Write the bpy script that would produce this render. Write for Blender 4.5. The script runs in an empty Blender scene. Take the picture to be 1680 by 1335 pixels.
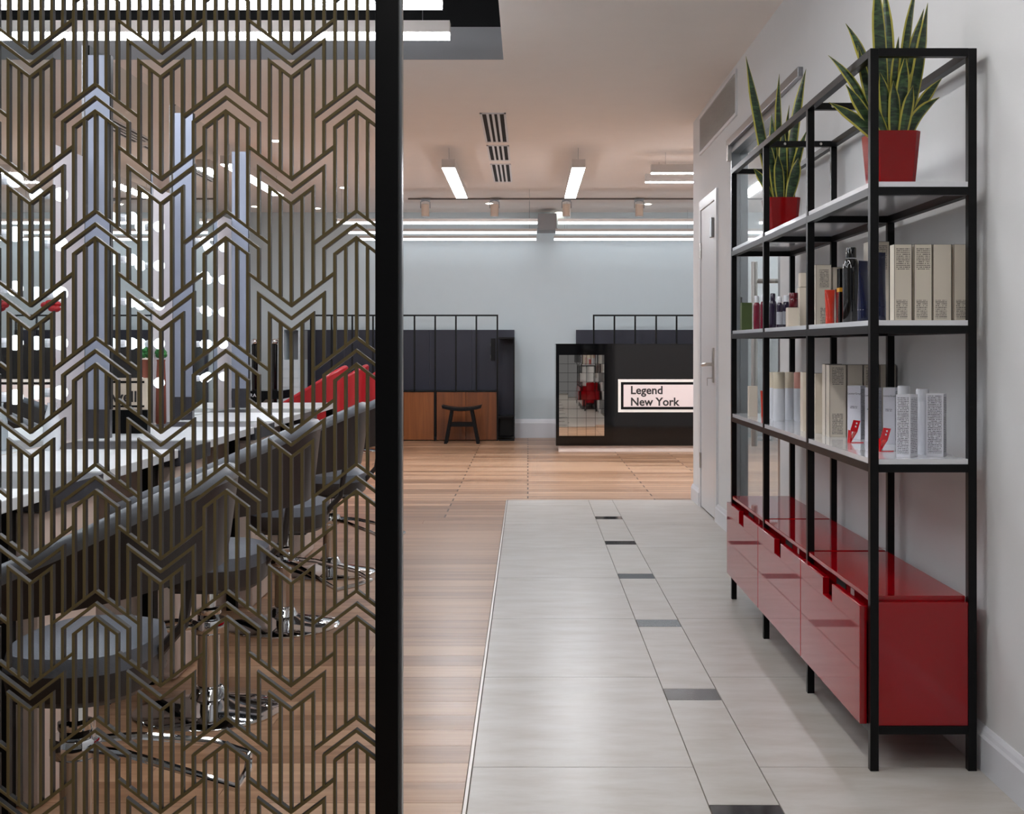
import bpy, bmesh, math, random
from mathutils import Vector, Matrix

# ------------------------------------------------------------------ camera, world, exposure
FPX, VX, VY, EYE = 2000.0, 866.0, 568.0, 1.14
sc = bpy.context.scene
COL = sc.collection
cam_d = bpy.data.cameras.new('camera')
cam = bpy.data.objects.new('camera', cam_d)
COL.objects.link(cam)
cam.location = (0, 0, EYE)
cam.rotation_euler = (math.pi / 2, 0, 0)
cam_d.sensor_fit = 'HORIZONTAL'
cam_d.sensor_width = 36
cam_d.lens = 36 * FPX / 1680
cam_d.shift_x = (840 - VX) / 1680
cam_d.shift_y = (VY - 667.5) / 1680
cam_d.clip_start = 0.05
sc.camera = cam
w = bpy.data.worlds.new('world')
sc.world = w
w.use_nodes = True
w.node_tree.nodes['Background'].inputs[0].default_value = (0.93, 0.95, 1.0, 1)
w.node_tree.nodes['Background'].inputs[1].default_value = 0.12
sc.view_settings.view_transform = 'Standard'
sc.view_settings.look = 'None'
sc.view_settings.gamma = 1
sc.view_settings.use_curve_mapping = False
sc.view_settings.exposure = 0.34
LAMP = 24.0            # strength of the linear lamps' diffusers

rnd = random.Random(7)
ORI = {}

# ------------------------------------------------------------------ helpers
def at(px, py, Y):
    return Vector(((px - VX) / FPX * Y, Y, EYE - (py - VY) / FPX * Y))

def lin(c):
    r = []
    for v in c:
        v /= 255.0
        r.append(v / 12.92 if v <= 0.04045 else ((v + 0.055) / 1.055) ** 2.4)
    return (*r, 1)

MATS = {}
def pbr(name, rgb, rough=0.5, metal=0.0, coat=0.0, var=0.06, vscale=6.0, bump=0.0, bscale=60.0, emit=None, estr=0.0, stretch=None, spec=0.5):
    """procedural material: base colour with soft noise variation and optional fine bump"""
    m = bpy.data.materials.new(name)
    m.use_nodes = True
    nt = m.node_tree
    b = nt.nodes['Principled BSDF']
    b.inputs['Roughness'].default_value = rough
    b.inputs['Metallic'].default_value = metal
    b.inputs['Specular IOR Level'].default_value = spec
    if coat:
        b.inputs['Coat Weight'].default_value = coat
        b.inputs['Coat Roughness'].default_value = 0.03
    tc = nt.nodes.new('ShaderNodeTexCoord')
    src = tc.outputs['Object']
    if stretch:
        mp = nt.nodes.new('ShaderNodeMapping')
        mp.inputs['Scale'].default_value = stretch
        nt.links.new(src, mp.inputs[0])
        src = mp.outputs[0]
    c = lin(rgb)
    nz = nt.nodes.new('ShaderNodeTexNoise')
    nz.inputs['Scale'].default_value = vscale
    nz.inputs['Detail'].default_value = 4
    nt.links.new(src, nz.inputs['Vector'])
    mx = nt.nodes.new('ShaderNodeMix')
    mx.data_type = 'RGBA'
    mx.inputs[6].default_value = (*[max(0, v * (1 - var)) for v in c[:3]], 1)
    mx.inputs[7].default_value = (*[min(1, v * (1 + var)) for v in c[:3]], 1)
    nt.links.new(nz.outputs['Fac'], mx.inputs[0])
    nt.links.new(mx.outputs[2], b.inputs['Base Color'])
    if bump:
        n2 = nt.nodes.new('ShaderNodeTexNoise')
        n2.inputs['Scale'].default_value = bscale
        nt.links.new(src, n2.inputs['Vector'])
        bp = nt.nodes.new('ShaderNodeBump')
        bp.inputs['Strength'].default_value = bump
        bp.inputs['Distance'].default_value = 0.002
        nt.links.new(n2.outputs['Fac'], bp.inputs['Height'])
        nt.links.new(bp.outputs[0], b.inputs['Normal'])
    if emit:
        b.inputs['Emission Color'].default_value = lin(emit)
        b.inputs['Emission Strength'].default_value = estr
    MATS[name] = m
    return m

class MB:
    def __init__(s):
        s.v, s.f, s.m = [], [], []
    def face(s, idx, m=0):
        s.f.append(idx); s.m.append(m)
    def box(s, x0, x1, y0, y1, z0, z1, m=0):
        n = len(s.v)
        s.v += [Vector(p) for p in ((x0,y0,z0),(x1,y0,z0),(x1,y1,z0),(x0,y1,z0),(x0,y0,z1),(x1,y0,z1),(x1,y1,z1),(x0,y1,z1))]
        for q in ((0,3,2,1),(4,5,6,7),(0,1,5,4),(1,2,6,5),(2,3,7,6),(3,0,4,7)):
            s.face([n+i for i in q], m)
        return s
    def prism(s, pts, vec, m=0):
        n, k = len(s.v), len(pts)
        vec = Vector(vec)
        s.v += [Vector(p) for p in pts] + [Vector(p) + vec for p in pts]
        s.face([n+i for i in range(k)][::-1], m)
        s.face([n+k+i for i in range(k)], m)
        for i in range(k):
            j = (i+1) % k
            s.face([n+i, n+j, n+k+j, n+k+i], m)
        return s
    def tube(s, pts, r, n=8, m=0, closed=False):
        pts = [Vector(p) for p in pts]
        k = len(pts)
        rs = r if isinstance(r, (list, tuple)) else [r]*k
        base = len(s.v)
        up = None
        for i, p in enumerate(pts):
            a = pts[(i-1) % k] if (i or closed) else p
            b = pts[(i+1) % k] if (i < k-1 or closed) else p
            t = (b - a).normalized()
            if up is None:
                up = Vector((0,0,1)) if abs(t.z) < 0.9 else Vector((1,0,0))
            sd = t.cross(up)
            if sd.length < 1e-6: sd = t.cross(Vector((0.3,1,0.2)))
            sd.normalize()
            up = sd.cross(t).normalized()
            for j in range(n):
                q = 2*math.pi*j/n
                s.v.append(p + (sd*math.cos(q) + up*math.sin(q))*rs[i])
        for i in range(k if closed else k-1):
            i2 = (i+1) % k
            for j in range(n):
                j2 = (j+1) % n
                s.face([base+i*n+j, base+i*n+j2, base+i2*n+j2, base+i2*n+j], m)
        if not closed:
            s.face([base+j for j in range(n)][::-1], m)
            s.face([base+(k-1)*n+j for j in range(n)], m)
        return s
    def lathe(s, prof, n=20, c=(0,0,0), m=0):
        base = len(s.v)
        c = Vector(c)
        for r, z in prof:
            for j in range(n):
                q = 2*math.pi*j/n
                s.v.append(c + Vector((r*math.cos(q), r*math.sin(q), z)))
        for i in range(len(prof)-1):
            for j in range(n):
                j2 = (j+1) % n
                s.face([base+i*n+j, base+i*n+j2, base+(i+1)*n+j2, base+(i+1)*n+j], m)
        s.face([base+j for j in range(n)][::-1], m)
        s.face([base+(len(prof)-1)*n+j for j in range(n)], m)
        return s
    def ball(s, c, r, n=12, k=8, sc=(1,1,1), m=0):
        prof = [(max(1e-4, math.sin(math.pi*i/k)), -math.cos(math.pi*i/k)) for i in range(k+1)]
        base = len(s.v)
        s.lathe(prof, n, (0,0,0), m)
        for i in range(base, len(s.v)):
            v = s.v[i]
            s.v[i] = Vector(c) + Vector((v.x*r*sc[0], v.y*r*sc[1], v.z*r*sc[2]))
        return s
    def mesh(s, name, o=(0,0,0), bevel=0, seg=2, smooth=False):
        o = Vector(o)
        me = bpy.data.meshes.new(name)
        me.from_pydata([tuple(v - o) for v in s.v], [], s.f)
        for p, mi in zip(me.polygons, s.m):
            p.material_index = mi
        if bevel or True:
            bm = bmesh.new(); bm.from_mesh(me)
            bmesh.ops.recalc_face_normals(bm, faces=bm.faces)
            if bevel:
                es = [e for e in bm.edges if len(e.link_faces) == 2 and e.calc_face_angle(0) > 0.6]
                bmesh.ops.bevel(bm, geom=es, offset=bevel, segments=seg, affect='EDGES', profile=0.5)
            bm.to_mesh(me); bm.free()
        if smooth:
            me.shade_smooth()
            try: me.set_sharp_from_angle(angle=math.radians(40))
            except Exception: pass
        return me
    def build(s, name, mat, parent=None, top=None, kind=None, bevel=0, seg=2, smooth=False, label=None, o=None):
        if o is None:
            o = ORI.get(parent.name, Vector()) if parent else Vector((0,0,0))
            if top and not parent and s.v:
                lo = [min(v[i] for v in s.v) for i in range(3)]
                hi = [max(v[i] for v in s.v) for i in range(3)]
                o = Vector(((lo[0]+hi[0])/2, (lo[1]+hi[1])/2, lo[2]))
        me = s.mesh(name, o, bevel, seg, smooth)
        return link(me, name, mat, parent, top, kind, label, o)

def link(me, name, mat, parent=None, top=None, kind=None, label=None, o=Vector()):
    if mat is not None:
        for mm in (mat if isinstance(mat, (list, tuple)) else [mat]):
            me.materials.append(MATS[mm])
    ob = bpy.data.objects.new(name, me)
    COL.objects.link(ob)
    ORI[ob.name] = Vector(o)
    if parent:
        ob.parent = parent
    else:
        ob.location = o
    if top: tag(ob, *top)
    if kind: ob['kind'] = kind
    if label: ob['label'] = label
    return ob

def tag(o, label, cat, group=None):
    o['label'] = label; o['category'] = cat
    if group: o['group'] = group
    return o

def thing(name, label, cat, loc=(0,0,0), group=None):
    o = bpy.data.objects.new(name, None)
    COL.objects.link(o)
    o.location = loc
    o.empty_display_size = 0.05
    ORI[o.name] = Vector(loc)
    return tag(o, label, cat, group)

def copy_tree(o, parent=None):
    c = o.copy(); COL.objects.link(c)
    ORI[c.name] = ORI.get(o.name, Vector()).copy()
    if parent: c.parent = parent
    for ch in list(o.children):
        copy_tree(ch, c)
    return c

def text_mesh(body, size, mat, parent, name, loc, rot, bold=0.0, depth=0.0008, align='LEFT', space=1.0):
    cu = bpy.data.curves.new('txt', 'FONT')
    cu.body = body; cu.size = size; cu.align_x = align
    cu.offset = bold * size; cu.extrude = depth; cu.space_character = space
    cu.resolution_u = 3
    ob = bpy.data.objects.new('txt', cu)
    COL.objects.link(ob)
    bpy.context.view_layer.update()
    me = bpy.data.meshes.new_from_object(ob.evaluated_get(bpy.context.evaluated_depsgraph_get()))
    bpy.data.objects.remove(ob)
    me.transform(Matrix.Translation(Vector(loc) - ORI.get(parent.name, Vector())) @ Matrix.Rotation(rot[2], 4, 'Z') @ Matrix.Rotation(rot[0], 4, 'X'))
    me.materials.clear()
    return link(me, name, mat, parent)

# ------------------------------------------------------------------ materials
pbr('wall_grey', (216, 216, 216), 0.75, var=0.02, bump=0.05, bscale=200)
pbr('wall_back', (198, 210, 215), 0.75, var=0.02, bump=0.05, bscale=200)
pbr('wall_corner', (196, 193, 189), 0.7, var=0.02)
pbr('ceiling_paint', (240, 234, 229), 0.8, var=0.02)
pbr('recess_grey', (150, 150, 152), 0.7, var=0.02)
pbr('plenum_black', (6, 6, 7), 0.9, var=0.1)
pbr('trim_white', (215, 217, 222), 0.35, var=0.02)
pbr('grout', (120, 112, 102), 0.9)
pbr('tile_black', (34, 31, 33), 0.12, var=0.25, vscale=12)
pbr('bronze', (106, 93, 58), 0.45, metal=0.1, var=0.08, vscale=20)
pbr('bar_edge', (10, 9, 8), 0.4, spec=0.3, var=0.1)
pbr('black_paint', (4, 4, 5), 0.4, spec=0.2, var=0.15)
pbr('black_gloss', (3, 3, 4), 0.05, spec=0.4, var=0.1)
pbr('frame_black', (6, 6, 7), 0.36, spec=0.22, var=0.15)
pbr('alu', (150, 152, 155), 0.3, metal=0.9, var=0.04)
pbr('chrome', (215, 217, 220), 0.06, metal=1.0, var=0.02)
pbr('steel', (196, 191, 186), 0.35, metal=1.0, var=0.05)
pbr('shelf_white', (225, 226, 230), 0.12, coat=0.4, var=0.02)
pbr('red_gloss', (150, 2, 14), 0.04, spec=0.52, var=0.05)
pbr('red_dark', (92, 4, 14), 0.25, coat=0.3, var=0.05)
pbr('pot_red', (136, 4, 8), 0.08, spec=0.28, var=0.05)
pbr('soil', (38, 28, 20), 0.95, var=0.4, vscale=80, bump=0.6)
pbr('leaf_margin', (176, 168, 70), 0.4, var=0.15, vscale=18)
pbr('carton_beige', (218, 208, 192), 0.45, var=0.02)
pbr('carton_cream', (226, 214, 196), 0.4, var=0.02)
pbr('carton_white', (222, 222, 230), 0.4, var=0.02)
pbr('carton_edge', (36, 32, 32), 0.5)
pbr('ink', (44, 40, 40), 0.7)
pbr('carton_green', (72, 88, 44), 0.5, var=0.06)
pbr('plastic_navy', (18, 24, 58), 0.14, coat=0.5, var=0.1)
pbr('plastic_black', (10, 10, 11), 0.1, coat=0.6)
pbr('plastic_coral', (206, 58, 40), 0.25, coat=0.3)
pbr('plastic_wine', (92, 14, 26), 0.2, coat=0.4, var=0.15)
pbr('plastic_crimson', (120, 16, 44), 0.2, coat=0.4, var=0.1)
pbr('plastic_purple', (34, 20, 48), 0.15, coat=0.5)
pbr('plastic_white', (226, 228, 234), 0.25, coat=0.2)
pbr('plastic_cream', (216, 204, 180), 0.3)
pbr('plastic_pink', (232, 168, 152), 0.3)
pbr('label_yellow', (222, 158, 40), 0.5)
pbr('label_silver', (170, 172, 180), 0.4)
pbr('acrylic_red', (214, 14, 26), 0.1, coat=0.5)
pbr('blue_panel', (27, 29, 46), 0.4, var=0.08)
pbr('sign_white', (232, 218, 216), 0.45, var=0.015)
pbr('sign_border', (236, 232, 226), 0.45, var=0.015)
pbr('door_paint', (216, 216, 218), 0.35, var=0.02)
pbr('door_edge', (178, 160, 144), 0.5, var=0.04)
pbr('vent_white', (220, 220, 222), 0.4, var=0.02)
pbr('vent_dark', (10, 9, 9), 0.8)
pbr('grille', (188, 186, 183), 0.5, var=0.05)
pbr('track_grey', (104, 96, 90), 0.5, var=0.04)
pbr('lamp_body', (196, 188, 182), 0.5, var=0.02)
pbr('spot_body', (214, 196, 180), 0.5, var=0.02)
pbr('diffuser', (255, 255, 255), 0.5, emit=(246, 249, 255), estr=LAMP)
pbr('diffuser_soft', (255, 255, 255), 0.5, emit=(246, 249, 255), estr=LAMP*0.2)
pbr('diffuser_mid', (255, 255, 255), 0.5, emit=(246, 249, 255), estr=LAMP*2.0)
pbr('aisle_fill', (255, 255, 255), 0.5, emit=(250, 250, 250), estr=LAMP*0.85)  # glow of the two added lamps over the aisle
pbr('downlight_glow', (255, 255, 255), 0.5, emit=(255, 244, 226), estr=16)
pbr('bulb_glass', (236, 240, 242), 0.25, emit=(235, 244, 250), estr=1.7)
pbr('leather_brown', (50, 43, 40), 0.42, var=0.12, vscale=12, bump=0.15, bscale=300)
pbr('leather_grey', (104, 110, 120), 0.45, var=0.08, vscale=12, bump=0.35, bscale=420)
pbr('leather_roll', (112, 117, 125), 0.36, var=0.08, vscale=12, bump=0.15, bscale=300)
pbr('leather_red', (146, 16, 28), 0.35, var=0.1, vscale=8)
pbr('table_white', (240, 243, 246), 0.3, spec=0.3, var=0.02)
pbr('tray_dark', (62, 62, 68), 0.35, var=0.06)
pbr('panel_brown', (64, 53, 48), 0.5, var=0.08)
pbr('pedestal_beige', (226, 208, 196), 0.5, var=0.03)
pbr('fin_bluegrey', (156, 164, 182), 0.5, var=0.02)
pbr('strip_white', (228, 222, 226), 0.5, var=0.02)
pbr('flower_red', (160, 10, 22), 0.6, var=0.3, vscale=90)
pbr('leaf_green', (44, 112, 50), 0.45, var=0.2, vscale=40)
pbr('terracotta', (132, 66, 48), 0.55, var=0.08)
pbr('card_cream', (222, 206, 186), 0.55, var=0.03)
pbr('cabinet_pale', (196, 206, 212), 0.4, var=0.02)

def mirror_mat(name, tint, rough):
    m = pbr(name, tint, rough, metal=1.0, var=0.005)
    return m
mirror_mat('mirror', (228, 234, 234), 0.015)
mirror_mat('mosaic_mirror', (226, 220, 212), 0.02)

def glass_mat():
    m = bpy.data.materials.new('glass_pane'); m.use_nodes = True
    nt = m.node_tree
    b = nt.nodes['Principled BSDF']
    b.inputs['Base Color'].default_value = (0.86, 0.92, 0.92, 1)
    b.inputs['Roughness'].default_value = 0.02
    b.inputs['Transmission Weight'].default_value = 1
    b.inputs['IOR'].default_value = 1.45
    nz = nt.nodes.new('ShaderNodeTexNoise'); nz.inputs['Scale'].default_value = 3
    mr = nt.nodes.new('ShaderNodeMapRange'); mr.inputs[3].default_value = 0.01; mr.inputs[4].default_value = 0.03
    nt.links.new(nz.outputs['Fac'], mr.inputs[0]); nt.links.new(mr.outputs[0], b.inputs['Roughness'])
    MATS['glass_pane'] = m
glass_mat()

def tile_mat():
    """pale stone tile: faint beige streaks along the tile, different on every tile"""
    m = bpy.data.materials.new('tile_stone'); m.use_nodes = True
    nt = m.node_tree; b = nt.nodes['Principled BSDF']
    b.inputs['Roughness'].default_value = 0.3
    oi = nt.nodes.new('ShaderNodeObjectInfo')
    ge = nt.nodes.new('ShaderNodeNewGeometry')
    ad = nt.nodes.new('ShaderNodeVectorMath'); ad.operation = 'ADD'
    sc_ = nt.nodes.new('ShaderNodeVectorMath'); sc_.operation = 'SCALE'; sc_.inputs[3].default_value = 37.0
    cb = nt.nodes.new('ShaderNodeCombineXYZ')
    nt.links.new(oi.outputs['Random'], cb.inputs[0]); nt.links.new(oi.outputs['Random'], cb.inputs[1])
    nt.links.new(cb.outputs[0], sc_.inputs[0])
    nt.links.new(ge.outputs['Position'], ad.inputs[0]); nt.links.new(sc_.outputs[0], ad.inputs[1])
    mp = nt.nodes.new('ShaderNodeMapping'); mp.inputs['Scale'].default_value = (2.2, 7.0, 1); mp.inputs['Rotation'].default_value = (0, 0, 0.5)
    nt.links.new(ad.outputs[0], mp.inputs[0])
    nz = nt.nodes.new('ShaderNodeTexNoise'); nz.inputs['Scale'].default_value = 1.6; nz.inputs['Detail'].default_value = 7; nz.inputs['Roughness'].default_value = 0.6
    nt.links.new(mp.outputs[0], nz.inputs['Vector'])
    cr = nt.nodes.new('ShaderNodeValToRGB')
    cr.color_ramp.elements[0].position = 0.32; cr.color_ramp.elements[0].color = lin((173, 166, 156))
    cr.color_ramp.elements[1].position = 0.62; cr.color_ramp.elements[1].color = lin((192, 188, 182))
    nt.links.new(nz.outputs['Fac'], cr.inputs[0])
    nt.links.new(cr.outputs[0], b.inputs['Base Color'])
    mr = nt.nodes.new('ShaderNodeMapRange'); mr.inputs[3].default_value = 0.22; mr.inputs[4].default_value = 0.42
    nt.links.new(nz.outputs['Fac'], mr.inputs[0]); nt.links.new(mr.outputs[0], b.inputs['Roughness'])
    MATS['tile_stone'] = m
tile_mat()

def wood_mat(name, planks, dark, mid, light, rough=0.3, grain=(1.2, 26, 26), per_object=True):
    """oak: long grain along X; planks=True adds board joints for the part of the floor too far to build board by board"""
    m = bpy.data.materials.new(name); m.use_nodes = True
    nt = m.node_tree; b = nt.nodes['Principled BSDF']; L = nt.links
    ge = nt.nodes.new('ShaderNodeNewGeometry')
    pos = ge.outputs['Position']
    oi = nt.nodes.new('ShaderNodeObjectInfo')
    rndv = oi.outputs['Random']
    if planks:
        br = nt.nodes.new('ShaderNodeTexBrick')
        br.inputs['Scale'].default_value = 1
        br.inputs['Brick Width'].default_value = 1.5; br.inputs['Row Height'].default_value = 0.145
        br.inputs['Mortar Size'].default_value = 0.006
        br.inputs['Color1'].default_value = (0, 0, 0, 1); br.inputs['Color2'].default_value = (1, 1, 1, 1); br.inputs['Mortar'].default_value = (0.5, 0.5, 0.5, 1)
        br.offset = 0.37
        L.new(pos, br.inputs['Vector'])
        bw = nt.nodes.new('ShaderNodeRGBToBW'); L.new(br.outputs['Color'], bw.inputs[0])
        rndv = bw.outputs[0]
    cb = nt.nodes.new('ShaderNodeCombineXYZ')
    mu = nt.nodes.new('ShaderNodeMath'); mu.operation = 'MULTIPLY'; mu.inputs[1].default_value = 41.0
    L.new(rndv, mu.inputs[0]); L.new(mu.outputs[0], cb.inputs[0]); L.new(mu.outputs[0], cb.inputs[2])
    ad = nt.nodes.new('ShaderNodeVectorMath'); ad.operation = 'ADD'
    L.new(pos, ad.inputs[0]); L.new(cb.outputs[0], ad.inputs[1])
    mp = nt.nodes.new('ShaderNodeMapping'); mp.inputs['Scale'].default_value = grain
    L.new(ad.outputs[0], mp.inputs[0])
    nz = nt.nodes.new('ShaderNodeTexNoise'); nz.inputs['Scale'].default_value = 1; nz.inputs['Detail'].default_value = 8; nz.inputs['Roughness'].default_value = 0.65; nz.inputs['Distortion'].default_value = 0.6
    L.new(mp.outputs[0], nz.inputs['Vector'])
    mx = nt.nodes.new('ShaderNodeMath'); mx.operation = 'MULTIPLY_ADD'; mx.inputs[1].default_value = 0.38; 
    L.new(rndv, mx.inputs[0]); 
    sb = nt.nodes.new('ShaderNodeMath'); sb.operation = 'SUBTRACT'; sb.inputs[1].default_value = 0.19
    L.new(nz.outputs['Fac'], sb.inputs[0]); L.new(sb.outputs[0], mx.inputs[2])
    cr = nt.nodes.new('ShaderNodeValToRGB')
    cr.color_ramp.elements[0].position = 0.25; cr.color_ramp.elements[0].color = lin(dark)
    cr.color_ramp.elements[1].position = 0.75; cr.color_ramp.elements[1].color = lin(light)
    e = cr.color_ramp.elements.new(0.5); e.color = lin(mid)
    L.new(mx.outputs[0], cr.inputs[0])
    out = cr.outputs[0]
    if planks:
        mj = nt.nodes.new('ShaderNodeMix'); mj.data_type = 'RGBA'
        mj.inputs[7].default_value = lin((70, 46, 30))
        L.new(br.outputs['Fac'], mj.inputs[0]); L.new(out, mj.inputs[6])
        out = mj.outputs[2]
    L.new(out, b.inputs['Base Color'])
    mr = nt.nodes.new('ShaderNodeMapRange'); mr.inputs[3].default_value = rough - 0.06; mr.inputs[4].default_value = rough + 0.1
    L.new(nz.outputs['Fac'], mr.inputs[0]); L.new(mr.outputs[0], b.inputs['Roughness'])
    MATS[name] = m
wood_mat('oak_plank', False, (138, 101, 73), (170, 132, 101), (190, 154, 123))
wood_mat('oak_far', True, (128, 94, 68), (166, 128, 98), (192, 156, 126))
wood_mat('panel_oak', False, (98, 52, 20), (120, 66, 27), (138, 80, 36), 0.35, (22, 22, 1.0))

def leaf_mat():
    """snake plant leaf: dark green with irregular paler cross bands"""
    m = bpy.data.materials.new('leaf_blade'); m.use_nodes = True
    nt = m.node_tree; b = nt.nodes['Principled BSDF']; L = nt.links
    tc = nt.nodes.new('ShaderNodeTexCoord')
    mp = nt.nodes.new('ShaderNodeMapping'); mp.inputs['Scale'].default_value = (14, 14, 60)
    L.new(tc.outputs['Object'], mp.inputs[0])
    nz = nt.nodes.new('ShaderNodeTexNoise'); nz.inputs['Scale'].default_value = 1.4; nz.inputs['Detail'].default_value = 4; nz.inputs['Distortion'].default_value = 1.0
    L.new(mp.outputs[0], nz.inputs['Vector'])
    cr = nt.nodes.new('ShaderNodeValToRGB')
    cr.color_ramp.elements[0].position = 0.45; cr.color_ramp.elements[0].color = lin((24, 44, 26))
    cr.color_ramp.elements[1].position = 0.68; cr.color_ramp.elements[1].color = lin((66, 96, 56))
    L.new(nz.outputs['Fac'], cr.inputs[0]); L.new(cr.outputs[0], b.inputs['Base Color'])
    b.inputs['Roughness'].default_value = 0.38
    MATS['leaf_blade'] = m
leaf_mat()

def print_mat(name, paper, ink, rows):
    """small print: rows of tiny dark dashes on the paper colour"""
    m = bpy.data.materials.new(name); m.use_nodes = True
    nt = m.node_tree; b = nt.nodes['Principled BSDF']; L = nt.links
    b.inputs['Roughness'].default_value = 0.5
    tc = nt.nodes.new('ShaderNodeTexCoord')
    sp = nt.nodes.new('ShaderNodeSeparateXYZ'); L.new(tc.outputs['Object'], sp.inputs[0])
    ad = nt.nodes.new('ShaderNodeMath'); ad.operation = 'ADD'; L.new(sp.outputs[0], ad.inputs[0]); L.new(sp.outputs[1], ad.inputs[1])
    fr = nt.nodes.new('ShaderNodeMath'); fr.operation = 'MULTIPLY'; fr.inputs[1].default_value = 1.0 / rows; L.new(sp.outputs[2], fr.inputs[0])
    fl = nt.nodes.new('ShaderNodeMath'); fl.operation = 'FLOOR'; L.new(fr.outputs[0], fl.inputs[0])
    fc = nt.nodes.new('ShaderNodeMath'); fc.operation = 'FRACT'; L.new(fr.outputs[0], fc.inputs[0])
    cb = nt.nodes.new('ShaderNodeCombineXYZ'); L.new(ad.outputs[0], cb.inputs[0]); L.new(fl.outputs[0], cb.inputs[1])
    mp = nt.nodes.new('ShaderNodeMapping'); mp.inputs['Scale'].default_value = (650, 7.3, 1); L.new(cb.outputs[0], mp.inputs[0])
    nz = nt.nodes.new('ShaderNodeTexNoise'); nz.inputs['Scale'].default_value = 1; nz.inputs['Detail'].default_value = 1; L.new(mp.outputs[0], nz.inputs['Vector'])
    g1 = nt.nodes.new('ShaderNodeMath'); g1.operation = 'GREATER_THAN'; g1.inputs[1].default_value = 0.43; L.new(nz.outputs['Fac'], g1.inputs[0])
    g2 = nt.nodes.new('ShaderNodeMath'); g2.operation = 'LESS_THAN'; g2.inputs[1].default_value = 0.5; L.new(fc.outputs[0], g2.inputs[0])
    mu = nt.nodes.new('ShaderNodeMath'); mu.operation = 'MULTIPLY'; L.new(g1.outputs[0], mu.inputs[0]); L.new(g2.outputs[0], mu.inputs[1])
    mx = nt.nodes.new('ShaderNodeMix'); mx.data_type = 'RGBA'
    mx.inputs[6].default_value = lin(paper); mx.inputs[7].default_value = lin(ink)
    L.new(mu.outputs[0], mx.inputs[0]); L.new(mx.outputs[2], b.inputs['Base Color'])
    MATS[name] = m
print_mat('print_beige', (218, 208, 192), (92, 86, 80), 0.0050)
print_mat('print_white', (222, 222, 230), (104, 104, 112), 0.0046)

# ------------------------------------------------------------------ the room
XW, ZC, YB, YC = 1.235, 2.81, 15.2, 9.1     # right wall, ceiling, back wall, corner where the right wall ends
XT0, XT1, XT2 = -0.15, 0.449, 0.626          # tile joints
YT = 9.05

floor = MB().box(-4, 5, -1, YB, -0.06, -0.004).build('floor', 'grout', kind='structure')
wood = MB().box(-4, 5, YT+0.004, YB, -0.004, 0).box(-4, XT0-0.012, 8.12, YT+0.004, -0.004, 0)
wood.box(-4, -3.2, -1, 8.12, -0.004, 0)
wood.build('far_boards', 'oak_far', floor)
trim = MB().box(XT0-0.010, XT0-0.002, -1, YT, -0.004, 0.001).box(XT0-0.010, XW, YT-0.004, YT+0.004, -0.004, 0.001)
trim.build('trim_1', 'steel', kind='structure')

G = 0.0016
def slab(name, x0, x1, y0, y1, mat, bevel=0.0012):
    return MB().box(x0+G, x1-G, y0+G, y1-G, -0.004, 0).build(name, mat, floor, o=Vector((0,0,0)))
ys = [-0.3 + 0.9*k for k in range(0, 11)]
ys = [y + 0.004 for y in ys]
for k in range(11):
    y0 = ys[k]; y1 = min(ys[k] + 0.9, YT - 0.004)
    if y1 - y0 < 0.05: continue
    slab('tile', XT0, XT1, y0, y1, 'tile_stone')
    slab('tile', XT2, XW, y0, y1, 'tile_stone')
k = -4
while True:
    y0 = 3.931 + 1.028*k
    if y0 > YT: break
    if y0 + 0.128 < YT: slab('tile_insert', XT1, XT2, y0, y0+0.128, 'tile_black')
    ya, yb = y0+0.128, min(y0+1.028, YT-0.004)
    if yb - ya > 0.05: slab('tile', XT1, XT2, ya, yb, 'tile_stone')
    k += 1
# oak boards, laid across, built one by one in the near part
row = 0
y = 0.0
while y < 8.11:
    x = XT0 - 0.012
    ln = 0.35 + rnd.random()*1.1
    while x > -3.2:
        x0 = max(-3.2, x - ln)
        MB().box(x0+0.0006, x-0.0006, y+0.0007, y+0.145-0.0007, -0.004, 0).build('plank', 'oak_plank', floor, o=Vector((0,0,0)))
        x = x0
        ln = 1.2 + rnd.random()*0.5
    y += 0.145
    row += 1

# right wall with the two openings
DZ = 2.10
DY0, DY1 = 7.98, 8.64
GY0, GY1, GZ = 5.97, 7.42, 2.36
wr = MB()
wr.box(XW, XW+0.12, -1, GY0, 0, ZC)
wr.box(XW, XW+0.12, GY0, GY1, GZ, ZC)
wr.box(XW, XW+0.12, GY1, DY0, 0, ZC)
wr.box(XW, XW+0.12, DY0, DY1, DZ, ZC)
wr.box(XW, XW+0.12, DY1, YC, 0, ZC)
wr.build('wall_right', 'wall_grey', kind='structure')
MB().box(XW+0.12, 5, YC-0.1, YC, 0, ZC).build('wall_return', 'wall_grey', kind='structure')
MB().box(3.1, 3.2, 4.6, YC-0.1, 0, ZC).box(XW+0.12, 3.1, 4.6, 4.7, 0, ZC).build('wall_side_room', 'wall_grey', kind='structure')
MB().box(-4, 5, YB, YB+0.1, 0, ZC).build('wall_back', 'wall_back', kind='structure')
MB().box(-4.1, -4, -1, YB, 0, ZC).build('wall_left', 'wall_grey', kind='structure')
MB().box(5, 5.1, YC-0.1, YB, 0, ZC).build('wall_far_right', 'wall_grey', kind='structure')
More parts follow.
